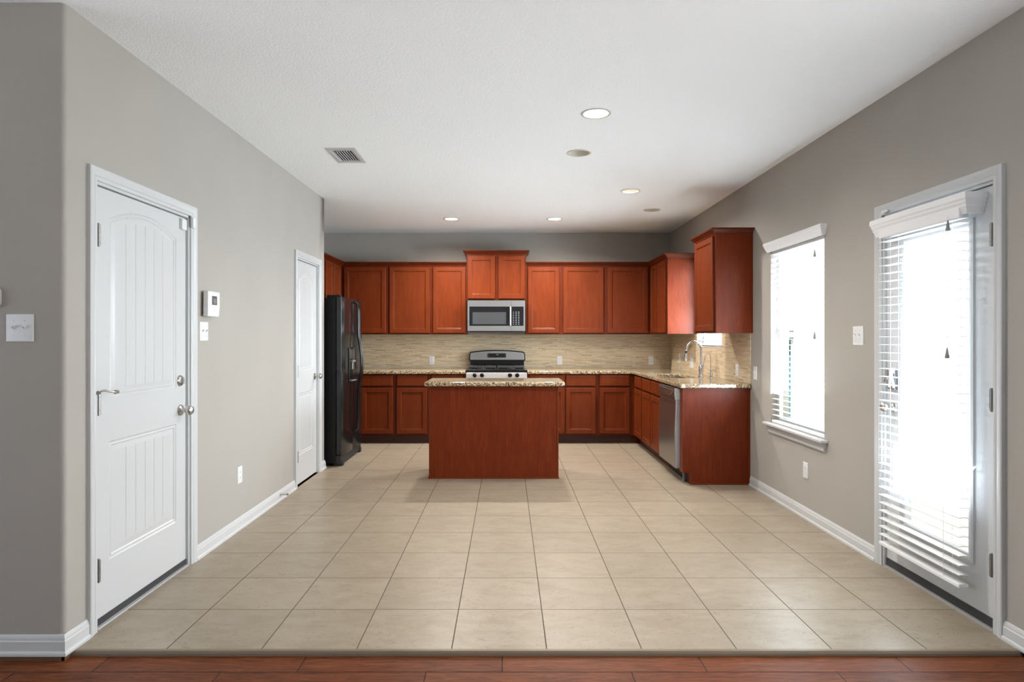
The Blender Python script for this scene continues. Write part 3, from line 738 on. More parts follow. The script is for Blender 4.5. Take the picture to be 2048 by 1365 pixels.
# end panel
ep = thing('cabinet_end_panel', (1.9, 5.735, 0), 'broad cherry end panel closing the right run beside the dishwasher', 'panel')
p = [(XB-.002,TK+.0),(XB+.068,TK),(XB+.068,0),(RX-.001,0),(RX-.001,BT),(XB-.002,BT)]
obj('panel', MB().prism(p, lambda a,b,t: (a,t,b), 5.725, 5.812), CHERRYP, ep, bevel=.001)
obj('base_shoe', MB().box(XB+.066, RX-.001, 5.712, 5.7248, 0, .014), CHERRY, ep, bevel=.003)
obj('corner_strip', MB().box(XB-.003, XB+.016, 5.718, 5.7248, TK, BT), CHERRY, ep, bevel=.002); obj('corner_strip', MB().box(RX-.020, RX-.001, 5.716, 5.7248, .0145, BT), CHERRY, ep, bevel=.002)

# countertops
def slab(name, xs, ys, inside, label, z0=.8745, z1=.914):
    m = MB().cells(xs, ys, inside, z0, z1)
    return tag(obj(name, m, GRANITE, bevel=.009, seg=3, org=(sum(xs)/len(xs), ys[0], z0)), label, 'countertop')
CF = 7.888
slab('countertop', [LX2+.001, -.513], [CF, BY-.001], lambda x, y: True, 'speckled granite countertop left of the range')
SX0, SX1, SY0, SY1 = 1.665, 1.985, 6.50, 7.25
slab('countertop', [.252, 1.560, SX0, SX1, RX-.001], [5.685, SY0, SY1, CF, BY-.001],
     lambda x, y: (y > CF or x > 1.560) and not (SX0 < x < SX1 and SY0 < y < SY1), 'L-shaped speckled granite countertop with sink, right of the range')
# sink
sm = MB(); t = .004
def rr(x0,x1,y0,y1,r,z,k=6):
    pts = []
    for cx, cy, a0 in ((x1-r,y1-r,0),(x0+r,y1-r,PI/2),(x0+r,y0+r,PI),(x1-r,y0+r,3*PI/2)):
        for i in range(k+1): a = a0+PI/2*i/k; pts.append((cx+r*math.cos(a), cy+r*math.sin(a), z))
    return pts
def loft(m, loops, cap0=False, cap1=True):
    n = len(loops[0]); vs = [p for l in loops for p in l]
    fs = [(j*n+i, j*n+(i+1) % n, (j+1)*n+(i+1) % n, (j+1)*n+i) for j in range(len(loops)-1) for i in range(n)]
    if cap0: fs.append(tuple(range(n))[::-1])
    if cap1: fs.append(tuple((len(loops)-1)*n+i for i in range(n)))
    return m.add(vs, fs)
loft(sm, [rr(SX0-.012,SX1+.012,SY0-.012,SY1+.012,.03,.8735), rr(SX0+.003,SX1-.003,SY0+.003,SY1-.003,.05,.8735), rr(SX0+.006,SX1-.006,SY0+.006,SY1-.006,.05,.70), rr(SX0+.03,SX1-.03,SY0+.03,SY1-.03,.04,.685)])
so = obj('sink', sm, STEEL, ang=50, org=(1.82, 6.87, .685)); tag(so, 'undermount stainless steel sink sunk in the granite by the window', 'sink')
so.modifiers.new('solid', 'SOLIDIFY').thickness = .0015
# faucet
fx, fy = 2.056, 6.70
ft = thing('faucet', (fx, fy, .914), 'tall gooseneck pull-down faucet behind the sink', 'faucet')
obj('faucet_body', MB().lathe([(.030,0),(.030,.006),(.024,.010),(.022,.05),(.025,.075),(.024,.105),(.016,.125),(.013,.13)], (fx,fy,.914), (0,0,1), 24), CHROME, ft)
R = .076; zc = 1.288-R
pts = [(fx,fy,1.03),(fx,fy,1.12)] + [(fx-R+R*math.cos(a), fy, zc+R*math.sin(a)) for a in [PI*i/16*1.03 for i in range(17)]]
ex = pts[-1]; pts.append((ex[0]-.003, fy, ex[2]-.012))
obj('spout', MB().tube(pts, .0115, 16), CHROME, ft)
sp = obj('spray_head', MB().lathe([(.011,0),(.0125,.004),(.0125,.03),(.0150,.04),(.019,.105),(.018,.112),(0,.113)], (ex[0]-.003,fy,ex[2]-.010), (-.10,0,-1), 20), CHROME, ft)
obj('spray_collar', MB().lathe([(.0135,0),(.0135,.026)], (ex[0]-.0045,fy,ex[2]-.014), (-.10,0,-1), 20), BLACKM, sp)
obj('lever', MB().cyl((fx,fy-.018,1.0),(fx+.004,fy-.036,1.0),.012,16).tube([(fx+.004,fy-.034,1.0),(fx+.012,fy-.040,1.04),(fx+.018,fy-.045,1.10)], [.007,.006,.005]), CHROME, ft)
# filtered water tap + soap
sx, sy = 2.10, 6.50
so2 = thing('soap_dispenser', (sx, sy, .914), 'short soap dispenser with curved spout right of the faucet', 'dispenser')
obj('dispenser_body', MB().lathe([(.021,0),(.021,.004),(.014,.010),(.016,.035),(.013,.055),(.010,.065),(.011,.078),(0,.079)], (sx,sy,.914), (0,0,1), 20), CHROME, so2)
obj('dispenser_spout', MB().tube([(sx,sy,.985),(sx+.014,sy-.01,1.002),(sx+.030,sy-.02,.998),(sx+.036,sy-.022,.985)], .006), CHROME, so2)
# thin filtered water tap
tag(obj('water_filter_tap', MB().cyl((2.135,6.63,.914),(2.135,6.63,.924),.013,16).tube([(2.135,6.63,.92),(2.135,6.63,1.12)]+[(2.135-.03+.03*math.cos(a),6.63,1.12+.045*math.sin(a)) for a in [PI*i/10 for i in range(1,10)]]+[(2.075,6.63,1.09)], .0035), CHROME, org=(2.135,6.63,.914)),
    'slim wire-like water tap between faucet and soap dispenser', 'tap')

# backsplash
bs = MB(); T_ = .008
bs.box(LX2+.001, RX-T_-.0002, BY-T_, BY-.0003, .9145, Z0)
bw = MB(); fx_ = lambda a, b, n: (RX-T_+n, a, b)
bw.wall(fx_, 5.70, BY-T_-.0002, .9145, Z0, [(W2[0],W2[1],W2[2],Z0+.001)], T_-.0003)
bw.box(RX-T_+.0002, RX-.0003, 5.70, W2[0]-.0002, .9145, Z0)
bw.box(RX-T_+.0002, RX-.0003, W2[1]+.0002, BY-T_-.001, .9145, Z0)
tag(obj('tile_backsplash', bs, MOSAIC, smooth=False, org=(0,BY,.9145)), 'beige thin-strip stone mosaic backsplash along the back wall', 'backsplash')
tag(obj('tile_backsplash', bw, MOSAIC, smooth=False, org=(RX,7,.9145)), 'beige thin-strip mosaic backsplash on the sink side wall', 'backsplash')

# island
IX0, IX1, IY0, IY1 = -.732, .482, 5.965, 6.49
il = thing('kitchen_island', (-.125, 6.23, 0), 'cherry kitchen island with plain grained panel facing the viewer', 'island')
obj('back_panel', MB().box(IX0, IX1, IY0, IY0+.02, 0, .8745), CHERRYP, il, bevel=.0015)
obj('carcass', MB().box(IX0+.002, IX1-.002, IY0+.0205, IY1-.02, 0, .8745), CHERRYP, il, bevel=.0015)
for a, b in ((IX0+.03,IX0+.58),(IX0+.62,IX1-.03)):
    g = lambda u, v, n, a=a: (a+u, IY1-.02+n, .12+v)
    obj('door', MB().rings(b-a, .72, DR, g, .0004), CHERRY, il, ang=18)
obj('base_shoe', MB().box(IX0-.010, IX1+.010, IY0-.010, IY0-.0002, 0, .014).box(IX0-.010, IX0-.0002, IY0, IY1-.02, 0, .014).box(IX1+.0002, IX1+.010, IY0, IY1-.02, 0, .014), CHERRY, il, bevel=.003)
for a, b in ((IX0-.004, IX0+.012), (IX1-.012, IX1+.004)): obj('corner_strip', MB().box(a, b, IY0-.0045, IY0-.0002, .0145, .874), CHERRY, il, bevel=.002)
im = MB(); poly = rr(-.778,.545,5.905,6.515,.03,0,5)
loft(im, [[(x,y,z) for x,y,_ in rr(-.778+i,.545-i,5.905+i,6.515-i,.03,0,5)] for i, z in ((.006,.875),(.001,.879),(0,.886),(0,.902),(.003,.910),(.010,.914))], True, True)
tag(obj('island_countertop', im, GRANITE, ang=50, org=(-.12,6.2,.875)), 'speckled granite slab on top of the island', 'countertop')

# ------------------------------------------------------------------ refrigerator (faces +X)
fy0, fy1 = 6.515, 7.42
rf = thing('refrigerator', (-2.07, (fy0+fy1)/2, 0), 'black side-by-side refrigerator with ice dispenser', 'refrigerator')
obj('cabinet_body', MB().box(-2.44, -1.765, fy0+.004, fy1-.004, .03, 1.745), BLACKT, rf, bevel=.006)
sp_ = 7.000
def fdoor(y0, y1, label):
    # slightly bowed door in plan
    P = []
    for i in range(9):
        t = i/8; P.append((-1.700 + .022*(1-(2*t-1)**2), y0+(y1-y0)*t))
    P = [(-1.758,y0)] + [(-1.708,y0)] + P[1:-1] + [(-1.708,y1),(-1.758,y1)]
    o = obj('door', MB().prism(P, lambda a,b,t: (a,b,t), .115, 1.752), BLACK, rf, bevel=.004, ang=45); o['label'] = label
    return o
d1 = fdoor(fy0, sp_-.003, 'freezer door with water and ice dispenser'); d2 = fdoor(sp_+.003, fy1, 'wide refrigerator door')
for y, dd in ((sp_-.030, d1), (sp_+.030, d2)):
    hp = [(-1.680,y,.30),(-1.652,y,.33),(-1.644,y,.45),(-1.642,y,.75)]
    hp += [(-1.642+.036*math.sin(PI*t/10), y+(.004 if y>sp_ else -.004)*math.sin(PI*t/10), .75+.60*t/10) for t in range(1,10)]
    hp += [(-1.642,y,1.35),(-1.644,y,1.62),(-1.652,y,1.70),(-1.684,y,1.725)]
    obj('handle', MB().tube(hp, .0115, 12), BLACK, dd)
dsp = obj('dispenser', MB().box(-1.684, -1.668, 6.700, 6.930, .860, 1.225), BLACK, d1, bevel=.004)
dsp2 = MB().box(-1.668, -1.665, 6.715, 6.915, 1.100, 1.210)
obj('dispenser_display', MB().box(-1.6685,-1.6655,6.715,6.915,1.105,1.205), SCREEN2, dsp.parent, bevel=.002)
obj('dispenser_chute', MB().box(-1.668,-1.645,6.75,6.88,1.068,1.088).box(-1.668,-1.660,6.79,6.84,.99,1.066), GREY, d1, bevel=.003)
obj('dispenser_tray', MB().box(-1.668,-1.640,6.725,6.905,.866,.876), GREY, d1, bevel=.003)
obj('hinge_cover', MB().box(-1.86,-1.715,fy0+.01,fy0+.07,1.7455,1.772), BLACKT, rf, bevel=.006)
obj('hinge_cover', MB().box(-1.83,-1.715,fy1-.07,fy1-.01,1.7455,1.772), BLACKT, rf, bevel=.006)
obj('base_grille', MB().box(-1.77,-1.712,fy0+.01,fy1-.01,.022,.110), BLACKM, rf, bevel=.006)
for y in (fy0+.06, fy1-.06): obj('roller_foot', MB().box(-1.80,-1.70,y-.03,y+.03,.0,.055), BLACKM, rf, bevel=.006)
for y in (fy0+.06, fy1-.06): obj('roller_foot', MB().box(-2.40,-2.30,y-.03,y+.03,.0,.035), BLACKM, rf, bevel=.006)

# ------------------------------------------------------------------ range
gx0, gx1 = -.509, .248; gm_ = (gx0+gx1)/2; gy = 7.875
rg = thing('range', (gm_, 8.2, 0), 'stainless and black freestanding gas range behind the island', 'stove')
obj('body', MB().box(gx0, gx1, gy+.03, BY-.012, .06, .895), BLACKT, rg, bevel=.003)
obj('cooktop', MB().box(gx0-.006, gx1+.006, gy-.005, BY-.10, .895, .925).box(gx0+.02, gx1-.02, gy+.04, BY-.13, .925, .930), BLACK, rg, bevel=.004)
cp = obj('control_panel', MB().prism([(0,.805),(0,.89),(-.0,.893),(.03,.893),(.03,.805)], lambda a,b,t: (t, gy+a-.012, b), gx0, gx1), STEELL, rg, bevel=.002)
for px in (949.5, 964, 1020, 1034.5):
    x = PX(px, gy-.012)
    obj('knob', MB().lathe([(.027,0),(.027,.004),(.022,.008),(.020,.028),(.016,.032),(0,.033)], (x,gy-.012,.862), (0,-1,0), 24).box(x-.004,x+.004,gy-.050,gy-.044,.844,.880), BLACK, cp)
od = obj('oven_door', MB().box(gx0+.003, gx1-.003, gy-.015, gy+.029, .235, .798), STEEL, rg, bevel=.005)
obj('oven_window', MB().box(gx0+.12, gx1-.12, gy-.0185, gy-.0155, .36, .66), WINGL, od, bevel=.001)
obj('handle', MB().tube([(gx0+.05,gy-.015,.745),(gx0+.05,gy-.055,.750),(gx1-.05,gy-.055,.750),(gx1-.05,gy-.015,.745)], .011), STEEL, od)
obj('storage_drawer', MB().box(gx0+.003, gx1-.003, gy-.012, gy+.029, .075, .228), STEEL, rg, bevel=.005)
obj('kick_plate', MB().box(gx0+.02, gx1-.02, gy+.06, BY-.06, .0, .0595), BLACKM, rg)
# burners and grates
for bx in (gx0+.19, gx1-.19):
    for by in (gy+.16, BY-.25):
        obj('burner', MB().lathe([(.048,0),(.048,.006),(.034,.008),(.034,.016),(.026,.018),(0,.018)], (bx,by,.9302), (0,0,1), 24), BLACKM, rg)
for s in (0, 1):
    a = gx0+.035+s*.352; b = a+.335; c0, c1 = gy+.045, BY-.14; z = .962; g = MB()
    for q in ((a,b,c0,c0+.010),(a,b,c1-.010,c1),(a,a+.010,c0,c1),(b-.010,b,c0,c1),(a,b,(c0+c1)/2-.005,(c0+c1)/2+.005)): g.box(*q, z-.012, z)
    for by in (gy+.16, BY-.25):
        g.box((a+b)/2-.005,(a+b)/2+.005,by-.11,by-.03,z-.010,z+.002).box((a+b)/2-.005,(a+b)/2+.005,by+.03,by+.11,z-.010,z+.002)
        g.box(a,(a+b)/2-.035,by-.005,by+.005,z-.010,z+.002).box((a+b)/2+.035,b,by-.005,by+.005,z-.010,z+.002)
    for xx in (a+.005, b-.005):
        for yy_ in (c0+.005, (c0+c1)/2, c1-.005): g.cyl((xx,yy_,.9302),(xx,yy_,z-.011),.006,8)
    obj('burner_grate', g, BLACKM, rg, bevel=.0015)
# backguard
bz0, bz1 = .925, 1.150; yb = BY-.075
obj('backguard', MB().box(gx0+.020, gx1-.020, yb, BY-.012, bz0, 1.085), BLACK, rg, bevel=.004)
def outline(e, zlo, zhi, rise):
    P = []; a, b = gx0+.004-e, gx1-.004+e
    P.append((a+.004, zlo-e)); P.append((b-.004, zlo-e))
    P += [(b-.001, zlo+.02), (b-.004, zhi-.035), (b-.010, zhi-.014), (b-.028, zhi-.002+e)]
    for i in range(1, 16): t = i/16; x = b-.028-(b-a-.056)*t; P.append((x, zhi-.002+e+rise*math.sin(PI*t)**.9))
    P += [(a+.028, zhi-.002+e), (a+.010, zhi-.014), (a+.004, zhi-.035), (a+.001, zlo+.02)]
    return P
obj('backguard_shell', MB().prism(outline(.002, 1.020, 1.142, .024), lambda a,b,t: (a, yb-t, b), -.062, .020), BLACK, rg, bevel=.003)
bp = obj('backguard_panel', MB().prism([(x*.985+gm_*.015, z) for x, z in outline(-.006, 1.026, 1.137, .024)], lambda a,b,t: (a, yb-.020-t-(1.15-b)*.10, b), -.010, .006), STEELD, rg, bevel=.003)
dx0, dx1 = PX(974.5, yb-.03), PX(1012, yb-.03)
obj('clock_display', MB().prism([(dx0,1.080),(dx1,1.080),(dx1+.001,1.125),(dx0+.012,1.136),(dx1-.012,1.136)][:0] or [(dx0,1.064),(dx1,1.064),(dx1,1.112),(dx1-.012,1.120),(dx0+.012,1.120),(dx0,1.112)], lambda a,b,t: (a, yb-.0262-t-(1.15-b)*.10, b), -.001, .003), BLACK, bp, bevel=.001)
dg = MB()
for i, x in enumerate((-.012, -.002, .008)): dg.box(gm_+x, gm_+x+.006, yb-.0385, yb-.036, 1.096, 1.108)
obj('clock_digits', dg, paint('pale_display_segments', (.30,.33,.34), .4), bp)
obj('emblem', MB().lathe([(.008,0),(.008,.001),(.006,.0016),(0,.0016)], (gm_, yb-.0372, 1.048), (0,-1,0), 24), CHROME, bp)
for x in (dx0+.012, dx1-.012):
    for zz in (1.076, 1.090, 1.104):
        kd = MB(); kd.lathe([(.004,0),(.003,.0015),(0,.0015)], (x, yb-.0262-.003-(1.15-zz)*.10, zz), (0,-1,0), 10); obj('button', kd, GREY, bp)


# ------------------------------------------------------------------ microwave
mx0, mx1 = PX(935, 8.11), PX(1050.5, 8.11); my = 8.13; mz0, mz1 = 1.408, 1.808
mw = thing('microwave', ((mx0+mx1)/2, 8.33, mz0), 'stainless over-the-range microwave with black window', 'microwave')
obj('body', MB().box(mx0+.003, mx1-.003, my+.002, BY-.012, mz0+.004, mz1), BLACKT, mw, bevel=.003)
xc = PX(1022.5, 8.11)
dm = ringbox
m = MB()
def fb(x0,x1,z0,z1,a0,a1,b0,b1,y0,y1):
    m = MB(); m.box(x0,a0,y0,y1,z0,z1).box(a1,x1,y0,y1,z0,z1).box(a0,a1,y0,y1,z0,b0).box(a0,a1,y0,y1,b1,z1); return m
wx0, wx1, wz0, wz1 = mx0+.024, xc-.020, mz0+.072, mz1-.080
mdo = obj('door', fb(mx0, xc-.001, mz0+.006, mz1-.002, wx0, wx1, wz0, wz1, my-.026, my), STEEL, mw)
obj('window_surround', fb(wx0, wx1, wz0, wz1, wx0+.040, wx1-.045, wz0+.022, wz1-.068, my-.025, my), BLACK, mdo)
obj('window_glass', MB().box(wx0+.040, wx1-.045, my-.022, my, wz0+.022, wz1-.068), WINGL, mdo)
obj('handle', MB().tube([(xc-.014,my-.026,wz1-.004),(xc-.014,my-.052,wz1-.010),(xc-.014,my-.052,wz0+.006),(xc-.014,my-.026,wz0)], .009, 12), STEEL, mdo)
obj('emblem', MB().lathe([(.009,0),(.009,.001),(.007,.0018),(0,.0018)], ((mx0+xc)/2+.028, my-.026, mz1-.038), (0,-1,0), 24), CHROME, mdo)
cpn = obj('control_panel', fb(xc+.001, mx1, mz0+.006, mz1-.002, xc+.005, mx1-.022, wz0, wz1, my-.026, my), STEEL, mw)
obj('keypad', MB().box(xc+.005, mx1-.022, my-.025, my, wz0, wz1), BLACK, cpn)
KEYM = paint('grey_key_legends', (.20,.20,.21), .5)
for i in range(3):
    for j in range(8): obj('button', MB().box(xc+.020+i*.034, xc+.036+i*.034, my-.0262, my-.0252, wz0+.018+j*.022, wz0+.026+j*.022), KEYM, cpn)
obj('underside_vent', MB().box(mx0+.02, mx1-.02, my+.01, my+.20, mz0-.008, mz0+.0035), BLACKM, mw, bevel=.002)
obj('lamp_cover', MB().box(mx0+.03, mx0+.19, my+.03, my+.10, mz0-.011, mz0-.0082), GREY, mw); obj('lamp_cover', MB().box(mx1-.19, mx1-.03, my+.03, my+.10, mz0-.011, mz0-.0082), GREY, mw)

# ------------------------------------------------------------------ dishwasher (faces -X)
dy0, dy1 = 5.826, 6.452
dw = thing('dishwasher', (1.85, (dy0+dy1)/2, 0), 'stainless steel dishwasher between end panel and sink cabinet', 'dishwasher')
obj('tub', MB().box(1.60, RX-.05, dy0+.004, dy1-.004, .11, .866), BLACKT, dw)
P = []
for i in range(13):
    t = i/12; z = .125+(.745-.125)*t; P.append((1.560-.014*math.sin(PI*(.15+.85*t)), z))
P += [(1.553,.755)]
poly = [(1.598,.125)] + P + [(1.598,.755)]
dd_ = obj('door', MB().prism(poly, lambda a,b,t: (a,t,b), dy0+.012, dy1-.006), STEELD, dw, ang=40, bevel=.002)
# recessed curved pocket handle and control fascia
fas = MB(); n_ = 16
vs = []; fs = []
for i in range(n_+1):
    t = i/n_; y = dy0+.012+(dy1-dy0-.018)*t; dz = .030*(1-(2*t-1)**2)
    vs += [(1.545,y,.862),(1.545,y,.800-dz*.0),(1.552,y,.760),(1.598,y,.757),(1.598,y,.864)]
for i in range(n_):
    for j in range(5): fs.append((5*i+j, 5*i+(j+1) % 5, 5*i+5+(j+1) % 5, 5*i+5+j))
fs += [(0,1,2,3,4), tuple(5*n_+j for j in (4,3,2,1,0))]
fo = obj('control_fascia', fas.add(vs, fs), STEELD, dw, ang=40)
vs = []; fs = []
for i in range(n_+1):
    t = i/n_; y = dy0+.07+(dy1-dy0-.13)*t; dz = .050*(1-(2*t-1)**2)**.7
    vs += [(1.5405,y,.842),(1.5405,y,.832-dz),(1.5452,y,.832-dz-.002),(1.5452,y,.844)]
for i in range(n_):
    for j in range(4): fs.append((4*i+j, 4*i+(j+1) % 4, 4*i+4+(j+1) % 4, 4*i+4+j))
fs += [(0,1,2,3), tuple(4*n_+j for j in (3,2,1,0))]
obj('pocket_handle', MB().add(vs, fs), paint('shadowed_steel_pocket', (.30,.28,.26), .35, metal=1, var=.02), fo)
obj('emblem', MB().lathe([(.009,0),(.009,.001),(.006,.0016),(0,.0016)], (1.5403, (dy0+dy1)/2, .812), (-1,0,0), 20), CHROME, fo)
obj('door_edge', MB().box(1.556, 1.597, dy0+.003, dy0+.0115, .125, .752), ALU, dw, bevel=.002)
obj('edge_bracket', MB().box(1.548, 1.597, dy0+.001, dy0+.0105, .755, .862), paint('grey_bracket_plastic', (.45,.46,.46), .5, var=.02), dw, bevel=.003)
obj('kick_plate', MB().box(1.665, 1.69, dy0+.004, dy1-.004, .0, .1095), BLACKM, dw)
obj('leveling_foot', MB().cyl((1.64,dy0+.03,0),(1.64,dy0+.03,.1),.016,16), GREY, dw)

# ------------------------------------------------------------------ ceiling fittings
names = {1: 'lit', 2: 'lit', 0: 'unlit'}
labs = ['brightly lit recessed ceiling light, the largest and nearest one', 'unlit recessed ceiling light just beyond the nearest lit one',
        'lit recessed ceiling light between the unlit ones on the right', 'unlit recessed ceiling light in the far right above the sink',
        'lit recessed ceiling light at far left, near the back wall', 'lit recessed ceiling light near back wall, right of the microwave axis']
for (x, y, st), lab in zip(dlp, labs):
    d = thing('recessed_light', (x, y, CZ), lab, 'ceiling light', 'recessed ceiling lights')
    obj('trim_ring', MB().lathe([(.079,.0),(.079,-.004),(.084,-.006),(.093,-.004),(.095,-.0002)], (x,y,CZ), (0,0,1), 48, False), CREAM if st != 1 else TRIMW, d)
    bf = obj('reflector', MB().add([], []), CREAM, d) if False else None
    m = MB(); seg = 48; prof = [(.0785,-.003),(.076,.012),(.070,.045),(.060,.075)]
    vs = []; fs = []
    for rad, zz in prof:
        for i in range(seg): a = 2*PI*i/seg; vs.append((x+rad*math.cos(a), y+rad*math.sin(a), CZ+zz))
    for j in range(len(prof)-1):
        for i in range(seg): k = (i+1) % seg; fs.append((j*seg+i, j*seg+k, (j+1)*seg+k, (j+1)*seg+i))
    m.add(vs, fs); m.add([vs[3*seg+i] for i in range(seg)], [tuple(range(seg))]); obj('reflector', m, CREAM, d)
    hz = .004 if st == 1 else (.030 if st == 2 else .045)
    obj('bulb', MB().lathe([(.054,.065-hz+hz),(.062 if st == 1 else .055,hz+.022),(.060 if st == 1 else .052,hz+.010),(.045,hz+.003),(.02,hz),(0,hz-.0005)], (x,y,CZ), (0,0,1), 36), {1: LENS, 2: LENSD, 0: LENSOFF}[st], d)
    if st:
        lamp('downlight_lamp', 'SPOT', (x, y, CZ-.012), (0,0,-1), (240 if y < 5 else 290) if st == 1 else 140, (1, .94, .87), spot_size=math.radians(165), spot_blend=1, shadow_soft_size=.05)
vt = thing('ceiling_vent', ((vx0+vx1)/2, (vy0+vy1)/2, CZ), 'white ceiling air register with dark slots above left side', 'vent')
m = MB(); vs = []; fs = []
for i, n in ((0,0),(.004,.004),(.032,.007),(.038,.004),(.038,-.012)): vs += [(vx0+i,vy0+i*1.6,CZ-n),(vx1-i,vy0+i*1.6,CZ-n),(vx1-i,vy1-i*1.6,CZ-n),(vx0+i,vy1-i*1.6,CZ-n)]
for j in range(4):
    for i in range(4): k = (i+1) % 4; fs.append((4*j+i,4*j+k,4*j+4+k,4*j+4+i))
obj('register_frame', m.add(vs, fs), TRIMW, vt, ang=20)
m = MB()
for i in range(8):
    x = vx0+.047+i*(vx1-vx0-.094)/7; m.prism([(x-.0022,-.002),(x+.0022,-.002),(x+.0022,.004),(x-.0022,.004)], lambda a,b,t: (a,t,CZ+b), vy0+.064, vy1-.064)
obj('louvers', m, TRIMW, vt)
a0, a1, b0, b1 = vx0+.0355, vx1-.0355, vy0+.0605, vy1-.0605; q = .002
obj('duct', MB().box(a0,a1,b0,b1,CZ+.10,CZ+.105).box(a0,a0+q,b0,b1,CZ+.004,CZ+.10).box(a1-q,a1,b0,b1,CZ+.004,CZ+.10).box(a0,a1,b0,b0+q,CZ+.004,CZ+.10).box(a0,a1,b1-q,b1,CZ+.004,CZ+.10), DARKV, vt)
obj('damper_lever', MB().cyl((vx0+.075,vy0+.090,CZ-.001),(vx0+.075,vy0+.090,CZ-.014),.004,10), TRIMW, vt)

# ------------------------------------------------------------------ plates on walls
def plate(kind, fn, nv, a, z, w_, h_, label, group=None, cat=None, name=None):
    """fn(a, z, n) to world; kind: outlet / switch2 / switch1 / blank"""
    nm_ = name or {'outlet':'wall_outlet','switch2':'light_switch','switch1':'light_switch','data':'wall_outlet'}[kind]
    r = thing(nm_, fn(a,z,0), label, cat or {'outlet':'outlet','switch2':'switch','switch1':'switch','data':'outlet'}[kind], group)
    g = lambda u, v, n: fn(a-w_/2+u, z-h_/2+v, n)
    obj('cover_plate', MB().rings(w_, h_, [(0,.003),(.003,.0055),(.006,.006)], g, .0003), PLAST, r, ang=20)
    if kind == 'outlet':
        for s in (-1, 1):
            m = MB(); c = z+s*.0195; m.prism([(a+.0165*math.cos(t)*(1 if abs(math.cos(t))<.9 else 1), c+.0135*math.sin(t)) for t in [2*PI*i/20 for i in range(20)]], fn, .006, .0075)
            so_ = obj('receptacle', m, PLAST, r)
            m = MB()
            for dx in (-.006, .006): m.prism([(a+dx-.001,c-.001),(a+dx+.001,c-.001),(a+dx+.001,c+.006),(a+dx-.001,c+.006)], fn, .0075, .0078)
            m.prism([(a+.002*math.cos(t), c-.006+.002*math.sin(t)) for t in [2*PI*i/8 for i in range(8)]], fn, .0075, .0078)
            obj('slots', m, GREY, so_)
    if kind in ('switch1', 'switch2'):
        for dx in ((-.023, .023) if kind == 'switch2' else (0,)):
            obj('toggle', MB().prism([(a+dx-.005,z-.012),(a+dx+.005,z-.012),(a+dx+.005,z+.012),(a+dx-.005,z+.012)], fn, .006, .0072).add(
                [fn(a+dx-.004,z-.004,.007), fn(a+dx+.004,z-.004,.007), fn(a+dx+.004,z+.006,.007), fn(a+dx-.004,z+.006,.007),
                 fn(a+dx-.0035,z+.006,.019), fn(a+dx+.0035,z+.006,.019), fn(a+dx+.0035,z+.013,.018), fn(a+dx-.0035,z+.013,.018)],
                [(0,1,2,3),(4,5,6,7),(0,1,5,4),(1,2,6,5),(2,3,7,6),(3,0,4,7)]), PLAST, r)
            m = MB()
            for dz in (-.030, .030): m.prism([(a+dx+.003*math.cos(t), z+dz+.003*math.sin(t)) for t in [2*PI*i/10 for i in range(10)]], fn, .006, .0068)
            obj('screws', m, NICKEL, r)
    if kind == 'data':
        m = MB()
        for dx in (-.016, .016):
            for dz in (-.012, .012): m.prism([(a+dx+.0045*math.cos(t), z+dz+.0045*math.sin(t)) for t in [2*PI*i/10 for i in range(10)]], fn, .006, .009)
        obj('jacks', m, GREY, r)
    return r
fl_ = lambda a, z, n: (LX+n, a, z)
frt = lambda a, z, n: (RX-n, a, z)
frb = lambda a, z, n: (RX-T_-n, a, z)
fbk = lambda a, z, n: (a, BY-T_-n, z)
fdk = lambda a, z, n: (a, LY0-n, z)
plate('switch2', fdk, None, PX(41, LY0), PZ(656.5, LY0), .116, .116, 'white double toggle switch on the dark wall at far left', name='light_switch')
plate('switch2', fl_, None, 3.882, 1.370, .105, .116, 'white double switch plate under the alarm keypad on left wall')
plate('outlet', fl_, None, 4.405, .375, .072, .116, 'white outlet low on the left wall between the doors')
plate('switch2', frt, None, 3.957, PZ(671.5, 3.957), .116, .116, 'white double switch plate between window and patio door')
plate('outlet', frt, None, 4.655, .354, .072, .116, 'white outlet low on right wall below the window')
plate('switch1', frt, None, 5.60, PZ(746.5, 5.60), .072, .116, 'white single switch plate on bare wall just right of the backsplash')
plate('switch1', frb, None, 6.02, PZ(741, 6.02), .072, .116, 'white plate on sink side backsplash nearest the viewer')
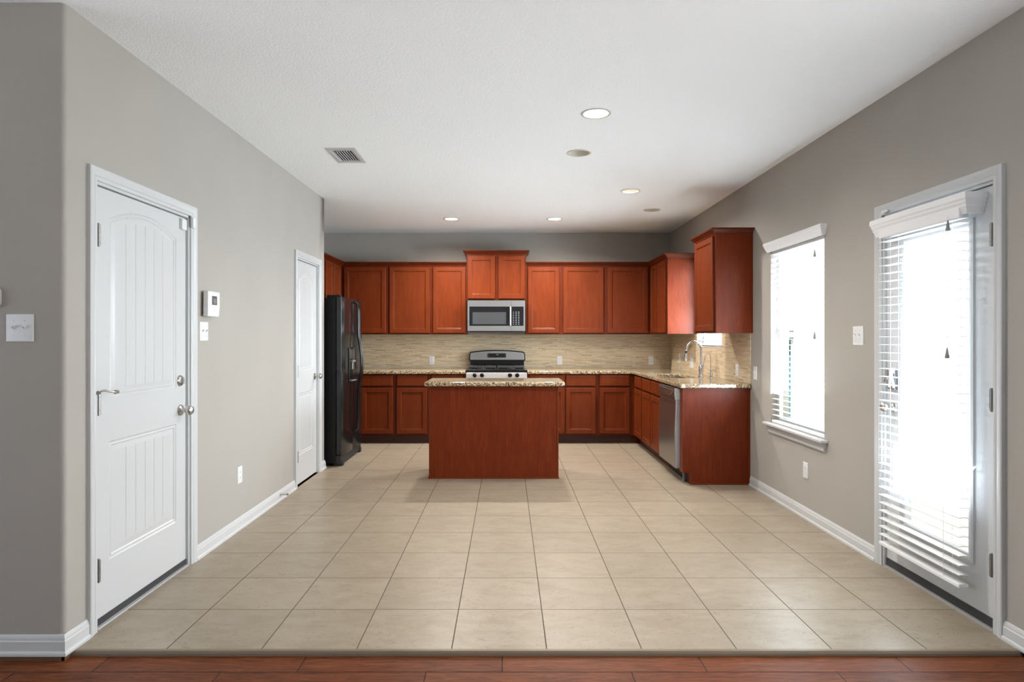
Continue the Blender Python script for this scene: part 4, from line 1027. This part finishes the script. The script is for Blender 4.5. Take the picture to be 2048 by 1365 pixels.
plate('outlet', frb, None, 8.03, 1.065, .072, .116, 'white outlet on sink side backsplash, nearest the back corner')
plate('switch2', frb, None, 7.50, 1.03, .116, .116, 'white double plate on sink side backsplash beside the faucet spout')
for px, lab in ((863.5, 'white outlet on back backsplash left of the range'), (1119, 'white outlet on back backsplash right of the range'), (1301.5, 'white outlet on back backsplash close to right corner')):
    plate('outlet', fbk, None, PX(px, BY), PZ(721.5, BY), .068, .114, lab, 'backsplash outlets')

# alarm keypad (left wall) and thermostat (dark wall)
ka, kz = 3.935, PZ(609, 3.935)
kp = thing('alarm_keypad', (LX, ka, kz-.08), 'white wall keypad with small grey screen beside the near left door', 'keypad')
obj('mount', MB().box(LX+.0004, LX+.014, ka-.075, ka+.060, kz-.062, kz+.070), GREY, kp, bevel=.003)
y0k, y1k = 3.845, 4.005
obj('housing', MB().prism([(y0k,kz-.078),(y1k-.012,kz-.078),(y1k,kz-.01),(y1k,kz+.078),(y0k+.004,kz+.078)], lambda a,b,t: (LX+t,a,b), .0142, .046), PLAST, kp, bevel=.006, seg=3)
obj('screen', MB().box(LX+.0455, LX+.0475, 3.895, 3.962, kz-.005, kz+.050), SCREEN, kp, bevel=.001)
obj('screen_dial', MB().lathe([(.019,0),(.019,.0006),(0,.0006)], (LX+.0475, 3.930, kz+.018), (1,0,0), 24), paint('lcd_grey', (.19,.20,.20), .3), kp)
obj('indicator', MB().lathe([(.003,0),(.003,.001),(0,.001)], (LX+.046, 3.925, kz-.040), (1,0,0), 10), GREY, kp)
ta, tz = -2.205, PZ(595, LY0)
tm = thing('thermostat', (ta, LY0, tz), 'rounded white thermostat at the left edge above the double switch', 'thermostat')
m = MB(); loft(m, [[(x, LY0-n, z) for x, z, _ in rr(ta-.08+i,ta+.082-i,tz-.044+i,tz+.044-i,.022,0,6)] for i, n in ((.002,.0004),(0,.004),(0,.016),(.003,.021),(.010,.024))], True, True)
obj('housing', m, PLAST, tm, ang=50)
obj('screen', MB().box(ta-.045, ta+.045, LY0-.0250, LY0-.0238, tz-.026, tz+.026), SCREEN, tm)
